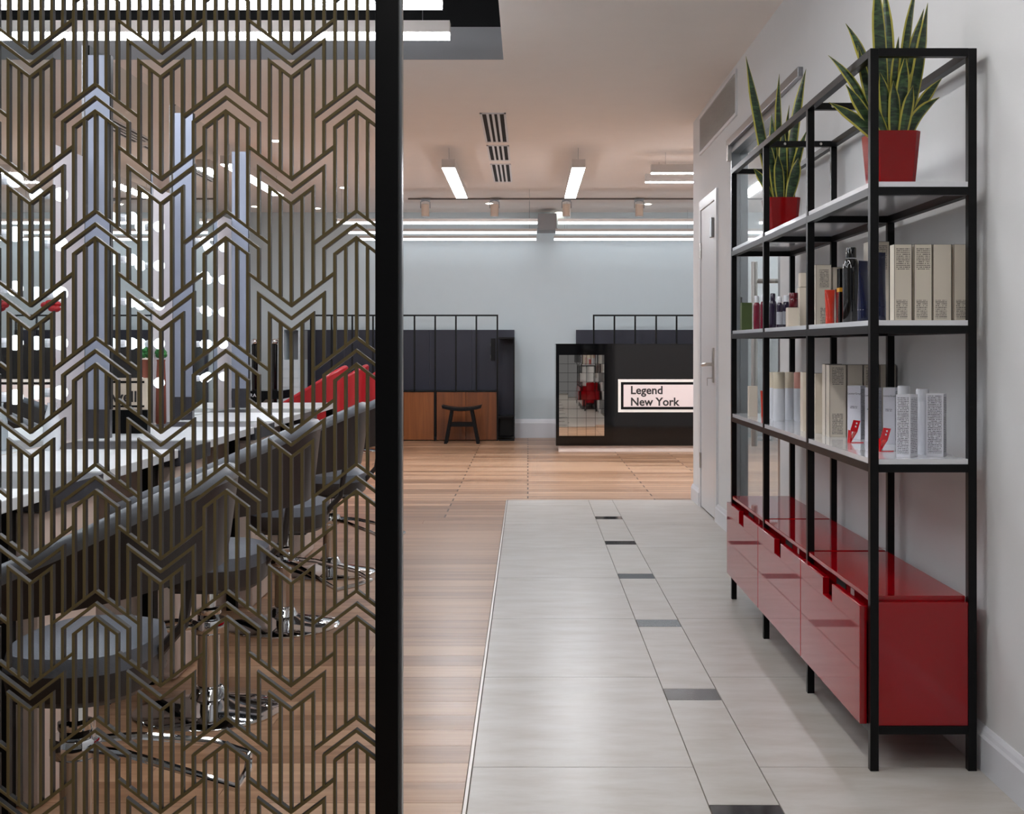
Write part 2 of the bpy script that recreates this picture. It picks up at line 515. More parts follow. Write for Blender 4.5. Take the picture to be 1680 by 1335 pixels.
# ceiling with the dark open bay
RX, RY0, RY1 = -0.142, 1.2, 7.106
c = MB()
c.box(RX, 5.1, -1, YB+0.1, ZC, ZC+0.1)
c.box(-4.1, RX, RY1, YB+0.1, ZC, ZC+0.1)
c.box(-4.1, RX, -1, RY0, ZC, ZC+0.1)
c.build('ceiling', 'ceiling_paint', kind='structure')
r = MB().box(-4, RX, RY1, RY1+0.05, ZC+0.1, ZC+0.19).box(RX, RX+0.05, RY0, RY1, ZC+0.1, ZC+0.19).box(-4, RX, RY0-0.05, RY0, ZC+0.1, ZC+0.19)
r.box(-4, RX, RY1-0.004, RY1, ZC-0.0, ZC+0.19)
r.build('ceiling_bay_edge', 'recess_grey', kind='structure')
r = MB().box(-4, RX+0.05, RY0, RY1, 3.5, 3.55).box(-4, RX+0.05, RY1, RY1+0.05, ZC+0.19, 3.5).box(RX, RX+0.05, RY0, RY1, ZC+0.19, 3.5).box(-4, RX, RY0-0.05, RY0, ZC+0.19, 3.5).box(-4.05, -4, RY0, RY1, ZC, 3.5)
r.build('ceiling_plenum', 'plenum_black', kind='structure')

# baseboards with a stepped profile
def baseboard(name, pts_axis, x0, x1, y0, y1, h, axis, t=0.018, side=-1):
    m = MB()
    prof = [(0,0),(t,0),(t,h*0.78),(t*0.75,h*0.84),(t*0.55,h*0.92),(t*0.2,h),(0,h)]
    if axis == 'y':
        m.prism([(x0 + side*a, y0, b) for a, b in prof], (0, y1-y0, 0))
    else:
        m.prism([(x0, y0 + side*a, b) for a, b in prof], (x1-x0, 0, 0))
    return m.build(name, 'trim_white', kind='structure')
baseboard('baseboard_right', None, XW, 0, -1, GY0-0.05, 0.118, 'y')
baseboard('baseboard_right_mid', None, XW, 0, GY1, DY0-0.06, 0.118, 'y')
baseboard('baseboard_right_far', None, XW, 0, DY1+0.06, YC, 0.118, 'y')
baseboard('baseboard_back', None, -4, 5, YB, 0, 0.235, 'x', t=0.025)

# painted steel door in the right wall
d = MB().box(XW-0.006, XW+0.04, DY0+0.002, DY1-0.002, 0.008, DZ-0.002).build('door_1', 'door_paint', kind='structure', bevel=0.002)
f = MB()
for a in (DY0-0.07, DY1):
    f.box(XW-0.014, XW+0.06, a, a+0.07, 0, DZ+0.07)
f.box(XW-0.014, XW+0.06, DY0, DY1, DZ, DZ+0.07)
f.build('door_frame', 'door_paint', d, bevel=0.002)
MB().box(XW-0.0075, XW-0.006, DY0+0.002, DY0+0.045, 0.01, DZ-0.01).build('door_edge', 'door_edge', d)
MB().box(XW-0.016, XW-0.006, DY0+0.05, DY0+0.095, 0.90, 1.13).build('lock_plate', 'steel', d, bevel=0.002)
MB().tube([(XW+0.01, DY0+0.07, 1.02), (XW-0.055, DY0+0.07, 1.02), (XW-0.064, DY0+0.085, 1.02), (XW-0.064, DY0+0.20, 1.015)], 0.012, 10).build('lever_handle', 'steel', d, smooth=True)
MB().tube([(XW+0.0, DY0+0.07, 0.94), (XW-0.012, DY0+0.07, 0.94)], 0.011, 10).tube([(XW-0.012, DY0+0.07, 0.93), (XW-0.05, DY0+0.07, 0.93)], 0.003, 6).box(XW-0.052, XW-0.05, DY0+0.065, DY0+0.075, 0.88, 0.93).build('key', 'steel', d)
for z in (0.28, 1.76):
    MB().tube([(XW-0.012, DY1-0.003, z), (XW-0.012, DY1-0.003, z+0.11)], 0.009, 8).build('hinge', 'steel', d)
MB().box(XW-0.03, XW-0.006, DY0+0.05, DY0+0.11, 1.86, 1.99).build('door_catch', 'alu', d, bevel=0.004)

# glass door with a bar handle, frame and rail
g = MB().box(XW+0.05, XW+0.062, GY0+0.05, GY1-0.03, 0.012, GZ-0.05).build('door_2', 'glass_pane', kind='structure')
f = MB().box(XW+0.0, XW+0.11, GY1-0.03, GY1, 0, GZ).box(XW, XW+0.11, GY0, GY0+0.05, 0, GZ).box(XW, XW+0.11, GY0+0.05, GY1-0.03, GZ-0.05, GZ)
f.build('door_frame', 'alu', g, bevel=0.002)
MB().box(XW-0.025, XW, GY0-0.5, GY1+0.03, GZ-0.01, GZ+0.035).build('sliding_rail', 'alu', g, bevel=0.003)
MB().box(XW-0.03, XW-0.005, GY1-0.06, GY1-0.02, GZ-0.10, GZ+0.0).build('rail_roller', 'steel', g, bevel=0.003)
HY = 6.35
for hx in (XW-0.055, XW+0.165):
    MB().tube([(hx, HY, 0.62), (hx, HY, 1.58)], 0.016, 14).build('bar_handle', 'steel', g, smooth=True)
for hz in (0.72, 1.48):
    MB().tube([(XW-0.055, HY, hz), (XW+0.165, HY, hz)], 0.012, 10).build('handle_post', 'steel', g, smooth=True)
for i in range(3):
    MB().box(XW+0.0485, XW+0.05, GY1-0.10, GY1-0.06, 1.29+i*0.055, 1.325+i*0.055).build('glass_sticker', 'ink', g)

# air grille high on the right wall
gr = thing('wall_grille', 'wide grey air grille high on the right wall above the door', 'grille', (XW, 7.9, 2.5))
MB().box(XW-0.012, XW, 7.18, 8.70, 2.50, 2.52).box(XW-0.012, XW, 7.18, 8.70, 2.755, 2.775).box(XW-0.012, XW, 7.18, 7.2, 2.52, 2.755).box(XW-0.012, XW, 8.68, 8.70, 2.52, 2.755).build('grille_frame', 'vent_white', gr)
MB().box(XW-0.003, XW, 7.2, 8.68, 2.52, 2.755).build('grille_back', 'grille', gr)
n = 0
for i in range(23):
    z = 2.526 + i*0.0099
    MB().box(XW-0.010, XW-0.003, 7.2, 8.68, z, z+0.004).build('grille_slat', 'grille', gr)

# ------------------------------------------------------------------ ceiling fittings
def slot_diffuser(y0, y1, label):
    x0, x1 = -0.345, -0.157
    t = thing('slot_diffuser', label, 'air vent', ((x0+x1)/2, (y0+y1)/2, ZC-0.008), 'ceiling slot diffusers')
    m = MB().box(x0, x0+0.016, y0, y1, ZC-0.008, ZC).box(x1-0.016, x1, y0, y1, ZC-0.008, ZC).box(x0, x1, y0, y0+0.012, ZC-0.008, ZC).box(x0, x1, y1-0.012, y1, ZC-0.008, ZC)
    m.build('vent_frame', 'vent_white', t)
    MB().box(x0+0.016, x1-0.016, y0+0.012, y1-0.012, ZC-0.003, ZC).build('vent_duct', 'vent_dark', t)
    p = (x1-x0-0.032)/4
    for i in range(1, 4):
        xc = x0+0.016+p*i
        MB().box(xc-0.009, xc+0.009, y0+0.012, y1-0.012, ZC-0.008, ZC-0.003).build('vent_blade', 'vent_white', t)
slot_diffuser(8.72, 9.94, 'longest white four-slot ceiling vent in the row of three')
slot_diffuser(10.12, 10.92, 'shortest white four-slot ceiling vent, middle one of the row')
slot_diffuser(11.15, 12.35, 'white four-slot ceiling vent at the row\'s end nearest the back wall')

def linear_lamp(label, x0, x1, y0, y1, zb, group, hang=True, h=0.075, mat='lamp_body', glow='diffuser'):
    dt = 0.004 if glow == 'diffuser_mid' else 0.024
    t = thing('linear_lamp', label, 'ceiling lamp', ((x0+x1)/2, (y0+y1)/2, zb), group)
    MB().box(x0, x1, y0, y1, zb+dt, zb+h).build('lamp_housing', mat, t)
    MB().box(x0+0.003, x1-0.003, y0+0.003, y1-0.003, zb, zb+dt).build('diffuser', glow, t)
    ztop = ZC if not (y1 < RY1 and x1 < RX) else 3.5
    lx, ly = x1-x0, y1-y0
    for s in (0.04, 0.5, 0.96) if max(lx, ly) > 2.5 else (0.04, 0.96):
        if lx > ly: px_, py_ = x0+lx*s, (y0+y1)/2
        else: px_, py_ = (x0+x1)/2, y0+ly*s
        MB().tube([(px_, py_, zb+h), (px_, py_, ztop)], 0.0016, 5).build('hanging_wire', 'alu', t)
ZL = EYE + 1.487
linear_lamp('short linear lamp hung lengthwise beside the ceiling vents', -0.72, -0.608, 10.18, 12.24, ZL, 'short lamps hung lengthwise', glow='diffuser_mid')
linear_lamp('short linear lamp hung lengthwise over the middle of the aisle', 0.368, 0.48, 10.18, 12.24, ZL, 'short lamps hung lengthwise', glow='diffuser_mid')
linear_lamp('short linear lamp hung lengthwise past the end of the styling row', -2.52, -2.41, 9.98, 12.04, ZL, 'short lamps hung lengthwise', glow='diffuser_mid')
linear_lamp('crosswise lamp past the wall corner, the one closer to the door', 1.06, 4.2, 10.46, 10.53, ZL, 'lamps past the wall corner', glow='diffuser_mid')
linear_lamp('crosswise lamp past the wall corner, the one closer to the counter', 1.065, 4.2, 11.03, 11.10, ZL, 'lamps past the wall corner', glow='diffuser_mid')
linear_lamp('long lamp hung under the edge of the black ceiling bay', -3.7, -0.376, 5.86, 5.93, ZL, 'long lamps in the black bay', h=0.08)
linear_lamp('long lamp hung deeper inside the black ceiling bay', -3.7, -0.375, 5.32, 5.39, ZL, 'long lamps in the black bay', h=0.08)
linear_lamp('added unseen long lamp in the black bay over the entrance', -3.7, -0.375, 3.7, 3.77, ZL, 'long lamps in the black bay', h=0.08)  # added out of view for more light, no known source here
linear_lamp('added unseen long lamp in the black bay close to the screen', -3.7, -0.375, 2.6, 2.67, ZL, 'long lamps in the black bay', h=0.08)  # second added bay lamp, unseen, only carries extra light
for i, (yy, nm) in enumerate(((12.94, 'farthest off the wall'), (14.05, 'middle one of three'), (14.94, 'closest to the wall'))):
    linear_lamp('long thin lamp before the back wall over the stool, %s' % nm, -2.07, 0.105, yy, yy+0.05, EYE+1.30, 'long lamps before the back wall', h=0.055, glow='diffuser_soft')
    linear_lamp('long thin lamp before the back wall over the counter, %s' % nm, 0.32, 3.6, yy, yy+0.05, EYE+1.30, 'long lamps before the back wall', h=0.055, glow='diffuser_soft')
# added lamps, none of them seen, to brighten the side room and the tiled aisle
linear_lamp('added linear lamp brightening the side room behind the glass door', 2.0, 2.11, 5.6, 8.2, ZL, 'short lamps hung lengthwise', glow='diffuser_mid')  # added because the room behind the glass came out dark
linear_lamp('added unseen linear lamp over the tiled aisle beside the shelving unit', -0.06, 0.05, 2.0, 4.0, ZL+0.10, 'short lamps hung lengthwise', glow='aisle_fill')  # added fill for the shelves and tiles, out of view

linear_lamp('added unseen linear lamp over the entrance end of the tiled aisle', -0.06, 0.05, -0.7, 1.3, ZL+0.10, 'short lamps hung lengthwise', glow='aisle_fill')  # added behind the camera to light the fronts
tr = thing('light_track', 'thin grey lighting track across the ceiling near the back wall', 'lighting track', (0, 13.74, ZC-0.02))
MB().box(-1.35, 1.95, 13.73, 13.75, ZC-0.018, ZC).build('track_rail', 'track_grey', tr)
spot_txt = ['first spotlight on the ceiling track, over the desk wall panels', 'second spotlight on the ceiling track, beside the ceiling vents', 'third spotlight on the ceiling track, over the aisle', 'last spotlight on the ceiling track, over the black counter']
for lb, xx in zip(spot_txt, (-1.15, -0.374, 0.435, 1.25)):
    t = thing('spotlight', lb, 'spotlight', (xx, 13.68, ZC-0.2), 'spotlights on the track')
    MB().lathe([(0.040, 0.0), (0.045, 0.004), (0.045, 0.13), (0.040, 0.135)], 18, (xx, 13.68, ZC-0.21)).build('spot_can', 'spot_body', t, smooth=True)
    MB().box(xx-0.05, xx+0.05, 13.66, 13.75, ZC-0.035, ZC-0.018).build('spot_adapter', 'alu', t)
    MB().tube([(xx-0.052, 13.68, ZC-0.12), (xx-0.052, 13.68, ZC-0.05), (xx, 13.69, ZC-0.03), (xx+0.052, 13.68, ZC-0.05), (xx+0.052, 13.68, ZC-0.12)], 0.005, 6).build('spot_yoke', 'alu', t)
    MB().lathe([(0.030, -0.002), (0.034, 0.001)], 14, (xx, 13.68, ZC-0.212)).build('spot_lens', 'vent_white', t)

def downlight(px, py, label):
    Y = FPX*(ZC-EYE)/(VY-py); p = at(px, py, Y)
    t = thing('downlight', label, 'downlight', (p.x, p.y, ZC-0.006), 'recessed downlights')
    MB().lathe([(0.055, -0.006), (0.062, 0.0)], 20, (p.x, p.y, ZC)).build('downlight_ring', 'vent_white', t)
    MB().lathe([(0.038, -0.009), (0.042, -0.006)], 18, (p.x, p.y, ZC)).build('downlight_lens', 'downlight_glow', t)
for px, py, lb in ((803, 333, 'round downlight between the first and second spotlight'), (917, 348, 'round downlight beside the grey box on the back wall'),
                   (1063, 334, 'round downlight beside the last spotlight over the counter'),
                   (453, 230, 'round downlight over the styling row, seen past the screen chevrons'), (564, 307, 'round downlight close to the black screen post'),
                   (418, 338, 'round downlight over the wash area'), (520, 341, 'round downlight over the red chairs')):
    downlight(px, py, lb)
MB().box(0.125, 0.35, 14.75, YB, 2.57, 2.75).box(0.115, 0.36, 14.74, YB, 2.55, 2.57).build('wall_box', 'recess_grey', top=('light grey square box high on the back wall between lamps', 'wall box'), bevel=0.004)

# ------------------------------------------------------------------ decorative screen
SY, ST = 1.90, 0.011
S = SY / FPX
PX, PYV = 107.2, 208.0           # column pitch and vertical period in photo pixels
KX = 214.4/12; SL = 0.755; BW = 5.0
scr = thing('decorative_screen', 'bronze openwork screen of stacked chevrons beside a black post', 'screen', ((-1.3-0.12)/2, SY, 0))
def strip_mesh(pts, name, clip=None):
    """mitred flat bar following pts (pixel units, x right, y down), extruded through the screen's thickness"""
    h = BW/2
    n = len(pts); L_, R_ = [], []
    for i, p in enumerate(pts):
        p = Vector(p)
        d0 = (p - Vector(pts[i-1])).normalized() if i else None
        d1 = (Vector(pts[i+1]) - p).normalized() if i < n-1 else None
        if d0 is None: d0 = d1
        if d1 is None: d1 = d0
        n0 = Vector((-d0.y, d0.x)); n1 = Vector((-d1.y, d1.x))
        mtr = (n0+n1).normalized()
        k = h / max(0.3, mtr.dot(n0))
        L_.append(p + mtr*k); R_.append(p - mtr*k)
    m = MB()
    for i in range(n):
        for q in (L_[i], R_[i]):
            m.v.append(Vector((q.x*S, 0, -q.y*S))); m.v.append(Vector((q.x*S, ST, -q.y*S)))
    for i in range(n-1):
        a, b = 4*i, 4*(i+1)
        m.face([a, a+2, b+2, b]); m.face([a+1, b+1, b+3, a+3])
        m.face([a, b, b+1, a+1], 1); m.face([a+2, a+3, b+3, b+2], 1)
    m.face([0, 1, 3, 2], 1); e = 4*(n-1); m.face([e, e+2, e+3, e+1], 1)
    me = m.mesh(name)
    bm = bmesh.new(); bm.from_mesh(me)
    es = [e for e in bm.edges if len(e.link_faces) == 2 and e.calc_face_angle(0) > 1.2 and all(v.co.y < 1e-6 for v in e.verts)]
    bmesh.ops.bevel(bm, geom=es, offset=0.0006, segments=1, affect='EDGES')
    if clip is not None:
        bmesh.ops.bisect_plane(bm, geom=bm.verts[:]+bm.edges[:]+bm.faces[:], plane_co=(clip*S, 0, 0), plane_no=(1, 0, 0), clear_outer=True)
    bm.to_mesh(me); bm.free()
    me.materials.append(MATS['bronze']); me.materials.append(MATS['bar_edge'])
    return me
def motif(kind, clip=None):
    """bars of one motif; origin at the apex of the outer chevron"""
    o = []
    if kind == 'A':      # peaks; outer apex 0, middle 21.5, inner 44
        f_ = lambda y, k: y + SL*KX*k
        o.append(('chevron_bar', [(-4*KX, f_(0, 4)), (0, 0), (4*KX, f_(0, 4))]))
        o.append(('chevron_bar', [(-3*KX, 115.5), (-3*KX, f_(21.5, 3)), (0, 21.5), (3*KX, f_(21.5, 3)), (3*KX, 115.5)]))
        o.append(('chevron_bar', [(-2*KX, PYV+f_(0, 2)), (-2*KX, f_(44, 2)), (0, 44), (2*KX, f_(44, 2)), (2*KX, PYV+f_(0, 2))]))
        for k in (-1, 0, 1):
            o.append(('upright_bar', [(k*KX, 44+SL*KX*abs(k)), (k*KX, PYV+SL*KX*abs(k))]))
    else:                # valleys; outer apex 0, middle 21, inner 41
        f_ = lambda y, k: y - SL*KX*k
        o.append(('chevron_bar', [(-4*KX, f_(0, 4)), (0, 0), (4*KX, f_(0, 4))]))
        o.append(('chevron_bar', [(-3*KX, 93), (-3*KX, f_(21, 3)), (0, 21), (3*KX, f_(21, 3)), (3*KX, 93)]))
        o.append(('chevron_bar', [(-2*KX, PYV+f_(0, 2)), (-2*KX, f_(41, 2)), (0, 41), (2*KX, f_(41, 2)), (2*KX, PYV+f_(0, 2))]))
        for k in (-1, 0, 1):
            o.append(('upright_bar', [(k*KX, 41-SL*KX*abs(k)), (k*KX, PYV-SL*KX*abs(k))]))
    res = []
    for nm, pts in o:
        if clip is not None and min(p[0] for p in pts) > clip: continue
        res.append((nm, strip_mesh(pts, nm, clip)))
    return res
MA, MBm = motif('A'), motif('B')
MAc = motif('A', clip=636-584.5)
ztop_px = VY - (2.62-EYE)/S
zbot_px = VY + (EYE-0.10)/S
for ci in range(-6, 5):
    cx = 155.7 + ci*PX
    isA = ci % 2 == 0
    ms = (MAc if ci == 4 else MA) if isA else MBm
    y0 = (137.5 if isA else 85.0)
    r0 = math.ceil((ztop_px + 60 - y0)/PYV); r1 = math.floor((zbot_px - 265 - y0)/PYV)
    for rr in range(r0, r1+1):
        yy = y0 + rr*PYV
        for nm, me in ms:
            ob = bpy.data.objects.new(nm, me); COL.objects.link(ob)
            ob.parent = scr
            p = at(cx, yy, SY)
            ob.location = Vector((p.x, SY, p.z)) - ORI[scr.name]
px0 = at(617, 0, SY).x; px1 = at(655, 0, SY).x
MB().box(px0, px1, SY-0.012, SY+0.035, 0, ZC).build('screen_post', 'black_paint', scr, bevel=0.0015)
MB().box(px1, px1+0.0035, SY+0.005, SY+0.028, 0, ZC).build('edge_profile', 'alu', scr)
MB().box(-1.3, px0, SY-0.004, SY+0.02, 0.0, 0.22).build('bottom_rail', 'black_paint', scr)
MB().box(-1.3, px0, SY-0.004, SY+0.02, 2.5, ZC-0.002).build('top_rail', 'black_paint', scr)

# ------------------------------------------------------------------ shelving unit
UX0, UX1, UY, UW, T = 0.919, 1.205, 3.271, 0.745, 0.0229
un = thing('shelving_unit', 'black steel shelving unit with white shelves and red lacquer drawers', 'shelving unit', (1.06, UY+1.5*UW, 0))
posts = [UY + UW*k for k in range(4)]
ZTOP = 1.94
levels = [1.582, 1.210, 0.8374]      # top faces of the white boards
for i, y in enumerate(posts):
    yy = y if i == 0 else y - T/2
    for xx in (UX0, UX1-T):
        MB().box(xx, xx+T, yy, yy+T, 0, ZTOP).build('post', 'frame_black', un, bevel=0.0012)
    for z in [ZTOP] + [l-0.014 for l in levels] + [0.121]:
        MB().box(UX0+T, UX1-T, yy, yy+T, z-T*0.95, z).build('cross_rail', 'frame_black', un)
        if i in (1, 2) and z == ZTOP:
            for sx in (0.06, 0.2):
                MB().lathe([(0.005, 0), (0.004, 0.003)], 10, (0, 0, 0))
                m = MB().lathe([(0.0055, 0), (0.0045, 0.0025)], 10)
                for q in range(len(m.v)):
                    v = m.v[q]; m.v[q] = Vector((UX0+T+sx+v.x, yy - v.z, z-T*0.5+v.y))
                m.build('bolt', 'steel', un)
for k in range(3):
    ya = posts[k] + (T if k == 0 else T/2); yb = posts[k+1] - T/2
    for z in [ZTOP] + [l-0.014 for l in levels] + [0.121]:
        for xx in (UX0, UX1-T):
            MB().box(xx, xx+T, ya, yb, z-T*0.95, z).build('side_rail', 'frame_black', un)
    for l in levels:
        y0 = (posts[k] + 0.002) if k == 0 else posts[k] - 0.008
        sb = MB().box(UX0+T*1.02, UX1-T*1.02, y0, yb+0.006, l-0.014, l).box(UX0+0.003, UX0+T*1.02, ya+0.001, yb-0.001, l-0.014, l)
        sb.build('shelf_board', 'shelf_white', un)
    # red drawer cabinet
    MB().box(UX0+0.022, UX1-0.004, ya if k else posts[0]+0.004, yb+T*0.5, 0.1215, 0.452).build('cabinet_body', 'red_gloss', un)
    MB().box(UX0+0.003, UX1-T*1.02, ya+0.001, yb-0.001, 0.452, 0.466).build('cabinet_top', 'red_gloss', un, bevel=0.001)
    d0 = posts[k] + (0.030 if k == 0 else 0.004); d1 = posts[k+1] - 0.002
    ymid = (d0+d1)/2
    zt = 0.438; zn = zt-0.052; hw = 0.055
    XF = 0.8985
    prof = [(d0, 0.118), (d1, 0.118), (d1, zt), (ymid+hw, zt), (ymid+hw, zn), (ymid-hw, zn), (ymid-hw, zt), (d0, zt)]
    MB().prism([(XF, a, b) for a, b in prof], (0.0195, 0, 0)).build('drawer_front', 'red_gloss', un, bevel=0.0012, seg=1)
    MB().box(UX0+0.0205, UX0+0.0215, ymid-hw, ymid+hw, zn, zt).build('grip_shade', 'plenum_black', un)  # black sheet standing in for the shade inside the grip notch

# ------------------------------------------------------------------ pots and snake plants
def leaf_mesh(base, tip, width, sag, side, rn):
    """strap leaf from base to tip; sag bends it outwards; margin faces take the yellow material"""
    base, tip = Vector(base), Vector(tip)
    n = 12
    ax = tip - base
    out = Vector((ax.x, ax.y, 0))
    mid = base + Vector((out.x*(0.5-sag), out.y*(0.5-sag), ax.z*(0.5+sag*0.6)))
    m = MB()
    tw0 = rn.uniform(-0.7, 0.7); tw1 = tw0 + rn.uniform(-0.6, 0.6)
    if side is not None: tw0, tw1 = side, side + rn.uniform(-0.4, 0.4)
    wob = Vector((rn.uniform(-1, 1), rn.uniform(-1, 1), 0)); ph = rn.uniform(0, 6)
    rows = []
    for i in range(n+1):
        t = i/n
        p = base*(1-t)**2 + mid*2*t*(1-t) + tip*t*t
        p = p + wob*(math.sin(t*4.2+ph)*0.006*t)
        dr = ((mid-base)*(1-t) + (tip-mid)*t).normalized()
        a = tw0 + (tw1-tw0)*t
        sd = Vector((math.cos(a), math.sin(a), 0))
        sd = (sd - dr*sd.dot(dr)).normalized()
        nr = dr.cross(sd)
        wv = width * 0.86 * (0.50 + 0.62*math.sin(math.pi*min(1, t*0.80+0.12))) * (1 if t < 0.70 else max(0.03, 1-((t-0.70)/0.30)**1.6))
        hw = wv/2
        mg = min(hw*0.32, 0.0052)
        cup = hw*0.35
        row = []
        for u, lift in ((-hw, 1), (-hw+mg, 0.72), (0, 0), (hw-mg, 0.72), (hw, 1)):
            row.append(p + sd*u + nr*cup*lift)
        rows.append(row)
    for row in rows:
        for q in row: m.v.append(q)
    back = len(m.v)
    for i, row in enumerate(rows):
        for q in row: m.v.append(q)
    th = 0.0016
    for i in range(n+1):
        dr = (rows[min(n, i+1)][2] - rows[max(0, i-1)][2]).normalized()
        for j in range(5):
            a = rows[i][max(0, j-1)]; b = rows[i][min(4, j+1)]
            nn = dr.cross(b-a)
            if nn.length > 1e-9: nn.normalize()
            m.v[back+i*5+j] = rows[i][j] + nn*th
    for i in range(n):
        for j in range(4):
            mi = 1 if j in (0, 3) else 0
            a = i*5+j
            m.face([a, a+1, a+6, a+5], mi)
            m.face([back+a, back+a+5, back+a+6, back+a+1], mi)
        for j in (0, 4):
            a = i*5+j
            m.face([a, a+5, back+a+5, back+a] if j == 0 else [a, back+a, back+a+5, a+5], 1)
    m.face([n*5+j for j in range(5)] + [back+n*5+j for j in range(4, -1, -1)], 1)
    m.face([j for j in range(4, -1, -1)] + [back+j for j in range(5)], 1)
    return m

def potted_plant(cx, cy, label, plabel, tips, seed):
    rn = random.Random(seed)
    zb, ht, wt, wb = levels[0], 0.153, 0.067, 0.055
    t = thing('potted_snake_plant', label, 'potted plant', (cx, cy, zb), 'snake plants in red pots')
    m = MB()
    n = 0
    def ring(h, z):
        s = len(m.v); c_ = h*0.22
        for x, y in ((h-c_, -h), (h, -h+c_), (h, h-c_), (h-c_, h), (-h+c_, h), (-h, h-c_), (-h, -h+c_), (-h+c_, -h)):
            m.v.append(Vector((cx+x, cy+y, z)))
        return s
    rs = [ring(wb, zb), ring(wt, zb+ht-0.004), ring(wt, zb+ht), ring(wt-0.006, zb+ht), ring(wt-0.009, zb+ht-0.03)]
    for a, b in zip(rs[:-1], rs[1:]):
        for i in range(8):
            j = (i+1) % 8
            m.face([a+i, a+j, b+j, b+i])
    m.face([rs[0]+i for i in range(8)][::-1]); 
    m.face([rs[-1]+i for i in range(8)])
    m.build('plant_pot', 'pot_red', t, smooth=True, label=plabel)
    m = MB(); s = ring(wt-0.0095, zb+ht-0.028)
    m.prism([(v.x, v.y, v.z) for v in m.v[s:s+8]], (0, 0, 0.012))
    m.v = m.v[8:]; m.f = [[i-8 for i in f_] for f_ in m.f]
    m.build('soil', 'soil', t)
    for (px, py, dy, wd, sag, side, bx, by) in tips:
        p = at(px, py, cy+dy)
        p.x = min(p.x, XW-0.02)
        leaf_mesh((cx+bx, cy+by, zb+ht-0.02), p, wd, sag, side, rn).build('leaf', ['leaf_blade', 'leaf_margin'], t, smooth=True)
near_tips = [
    # tip px, tip py, depth offset, width, sag, twist, base dx, base dy
    (1438, -45, -0.02, 0.046, 0.05, 0.3, -0.012, 0.0), (1452, -30, 0.05, 0.040, 0.03, -0.4, 0.0, 0.02), (1505, -30, 0.03, 0.038, 0.02, 0.5, 0.018, 0.015),
    (1526, 4, -0.03, 0.040, -0.10, 0.25, 0.03, -0.01), (1516, 14, 0.04, 0.036, 0.08, -0.3, 0.022, 0.03),
    (1388, 38, 0.10, 0.036, 0.28, 0.2, -0.02, 0.03), (1360, 90, 0.06, 0.030, 0.22, 0.3, -0.03, 0.02), (1408, 74, 0.04, 0.034, 0.02, 0.1, -0.02, 0.03),
    (1362, 168, -0.03, 0.042, 0.16, 0.2, -0.04, -0.02), (1385, 138, -0.02, 0.038, 0.12, 0.1, -0.03, -0.01), (1412, 110, 0.07, 0.034, 0.05, 0.3, -0.015, 0.03),
    (1548, 128, -0.01, 0.034, 0.16, 0.3, 0.035, -0.01), (1538, 160, -0.05, 0.040, 0.2, 0.2, 0.038, -0.03), (1468, 132, -0.05, 0.040, 0.05, 0.1, 0.0, -0.04),
    (1486, 90, -0.04, 0.040, 0.04, -0.2, 0.012, -0.02), (1445, 118, -0.05, 0.038, 0.06, 0.3, -0.012, -0.03), (1510, 95, 0.04, 0.034, 0.06, 0.4, 0.02, 0.02),
    (1498, 140, -0.055, 0.034, 0.05, -0.3, 0.02, -0.04), (1425, 150, -0.055, 0.036, 0.05, 0.2, -0.02, -0.04), (1475, 60, 0.02, 0.036, 0.02, 0.7, 0.005, 0.0)]
potted_plant(1.019, 3.425, 'tall snake plant in red pot on the shelving unit\'s top shelf by its open end', None, near_tips, 3)
far_tips = [
    (1224, 92, 0.0, 0.048, 0.06, 0.2, -0.03, 0.0), (1279, 121, 0.04, 0.036, 0.03, 0.3, 0.0, 0.02), (1321, 113, 0.0, 0.042, 0.10, -0.2, 0.022, 0.0),
    (1241, 186, 0.04, 0.036, 0.1, 0.3, -0.02, 0.02), (1236, 276, -0.03, 0.034, 0.2, 0.3, -0.04, -0.03), (1324, 214, -0.02, 0.036, 0.12, 0.2, 0.03, -0.01),
    (1296, 172, 0.03, 0.032, 0.03, 0.5, 0.01, 0.01), (1276, 252, -0.05, 0.046, 0.05, 0.1, -0.008, -0.045), (1311, 258, -0.05, 0.048, 0.08, 0.2, 0.025, -0.04),
    (1266, 186, 0.0, 0.038, 0.03, 0.4, -0.012, 0.01), (1287, 205, -0.02, 0.040, 0.02, -0.2, 0.004, -0.02), (1250, 236, 0.02, 0.034, 0.12, 0.1, -0.03, 0.02),
    (1304, 190, 0.04, 0.034, 0.06, 0.3, 0.02, 0.03), (1260, 225, -0.04, 0.036, 0.04, 0.0, -0.02, -0.03)]
potted_plant(1.022, 4.925, 'smaller snake plant in red pot on the top shelf toward the glass door', None, far_tips, 11)

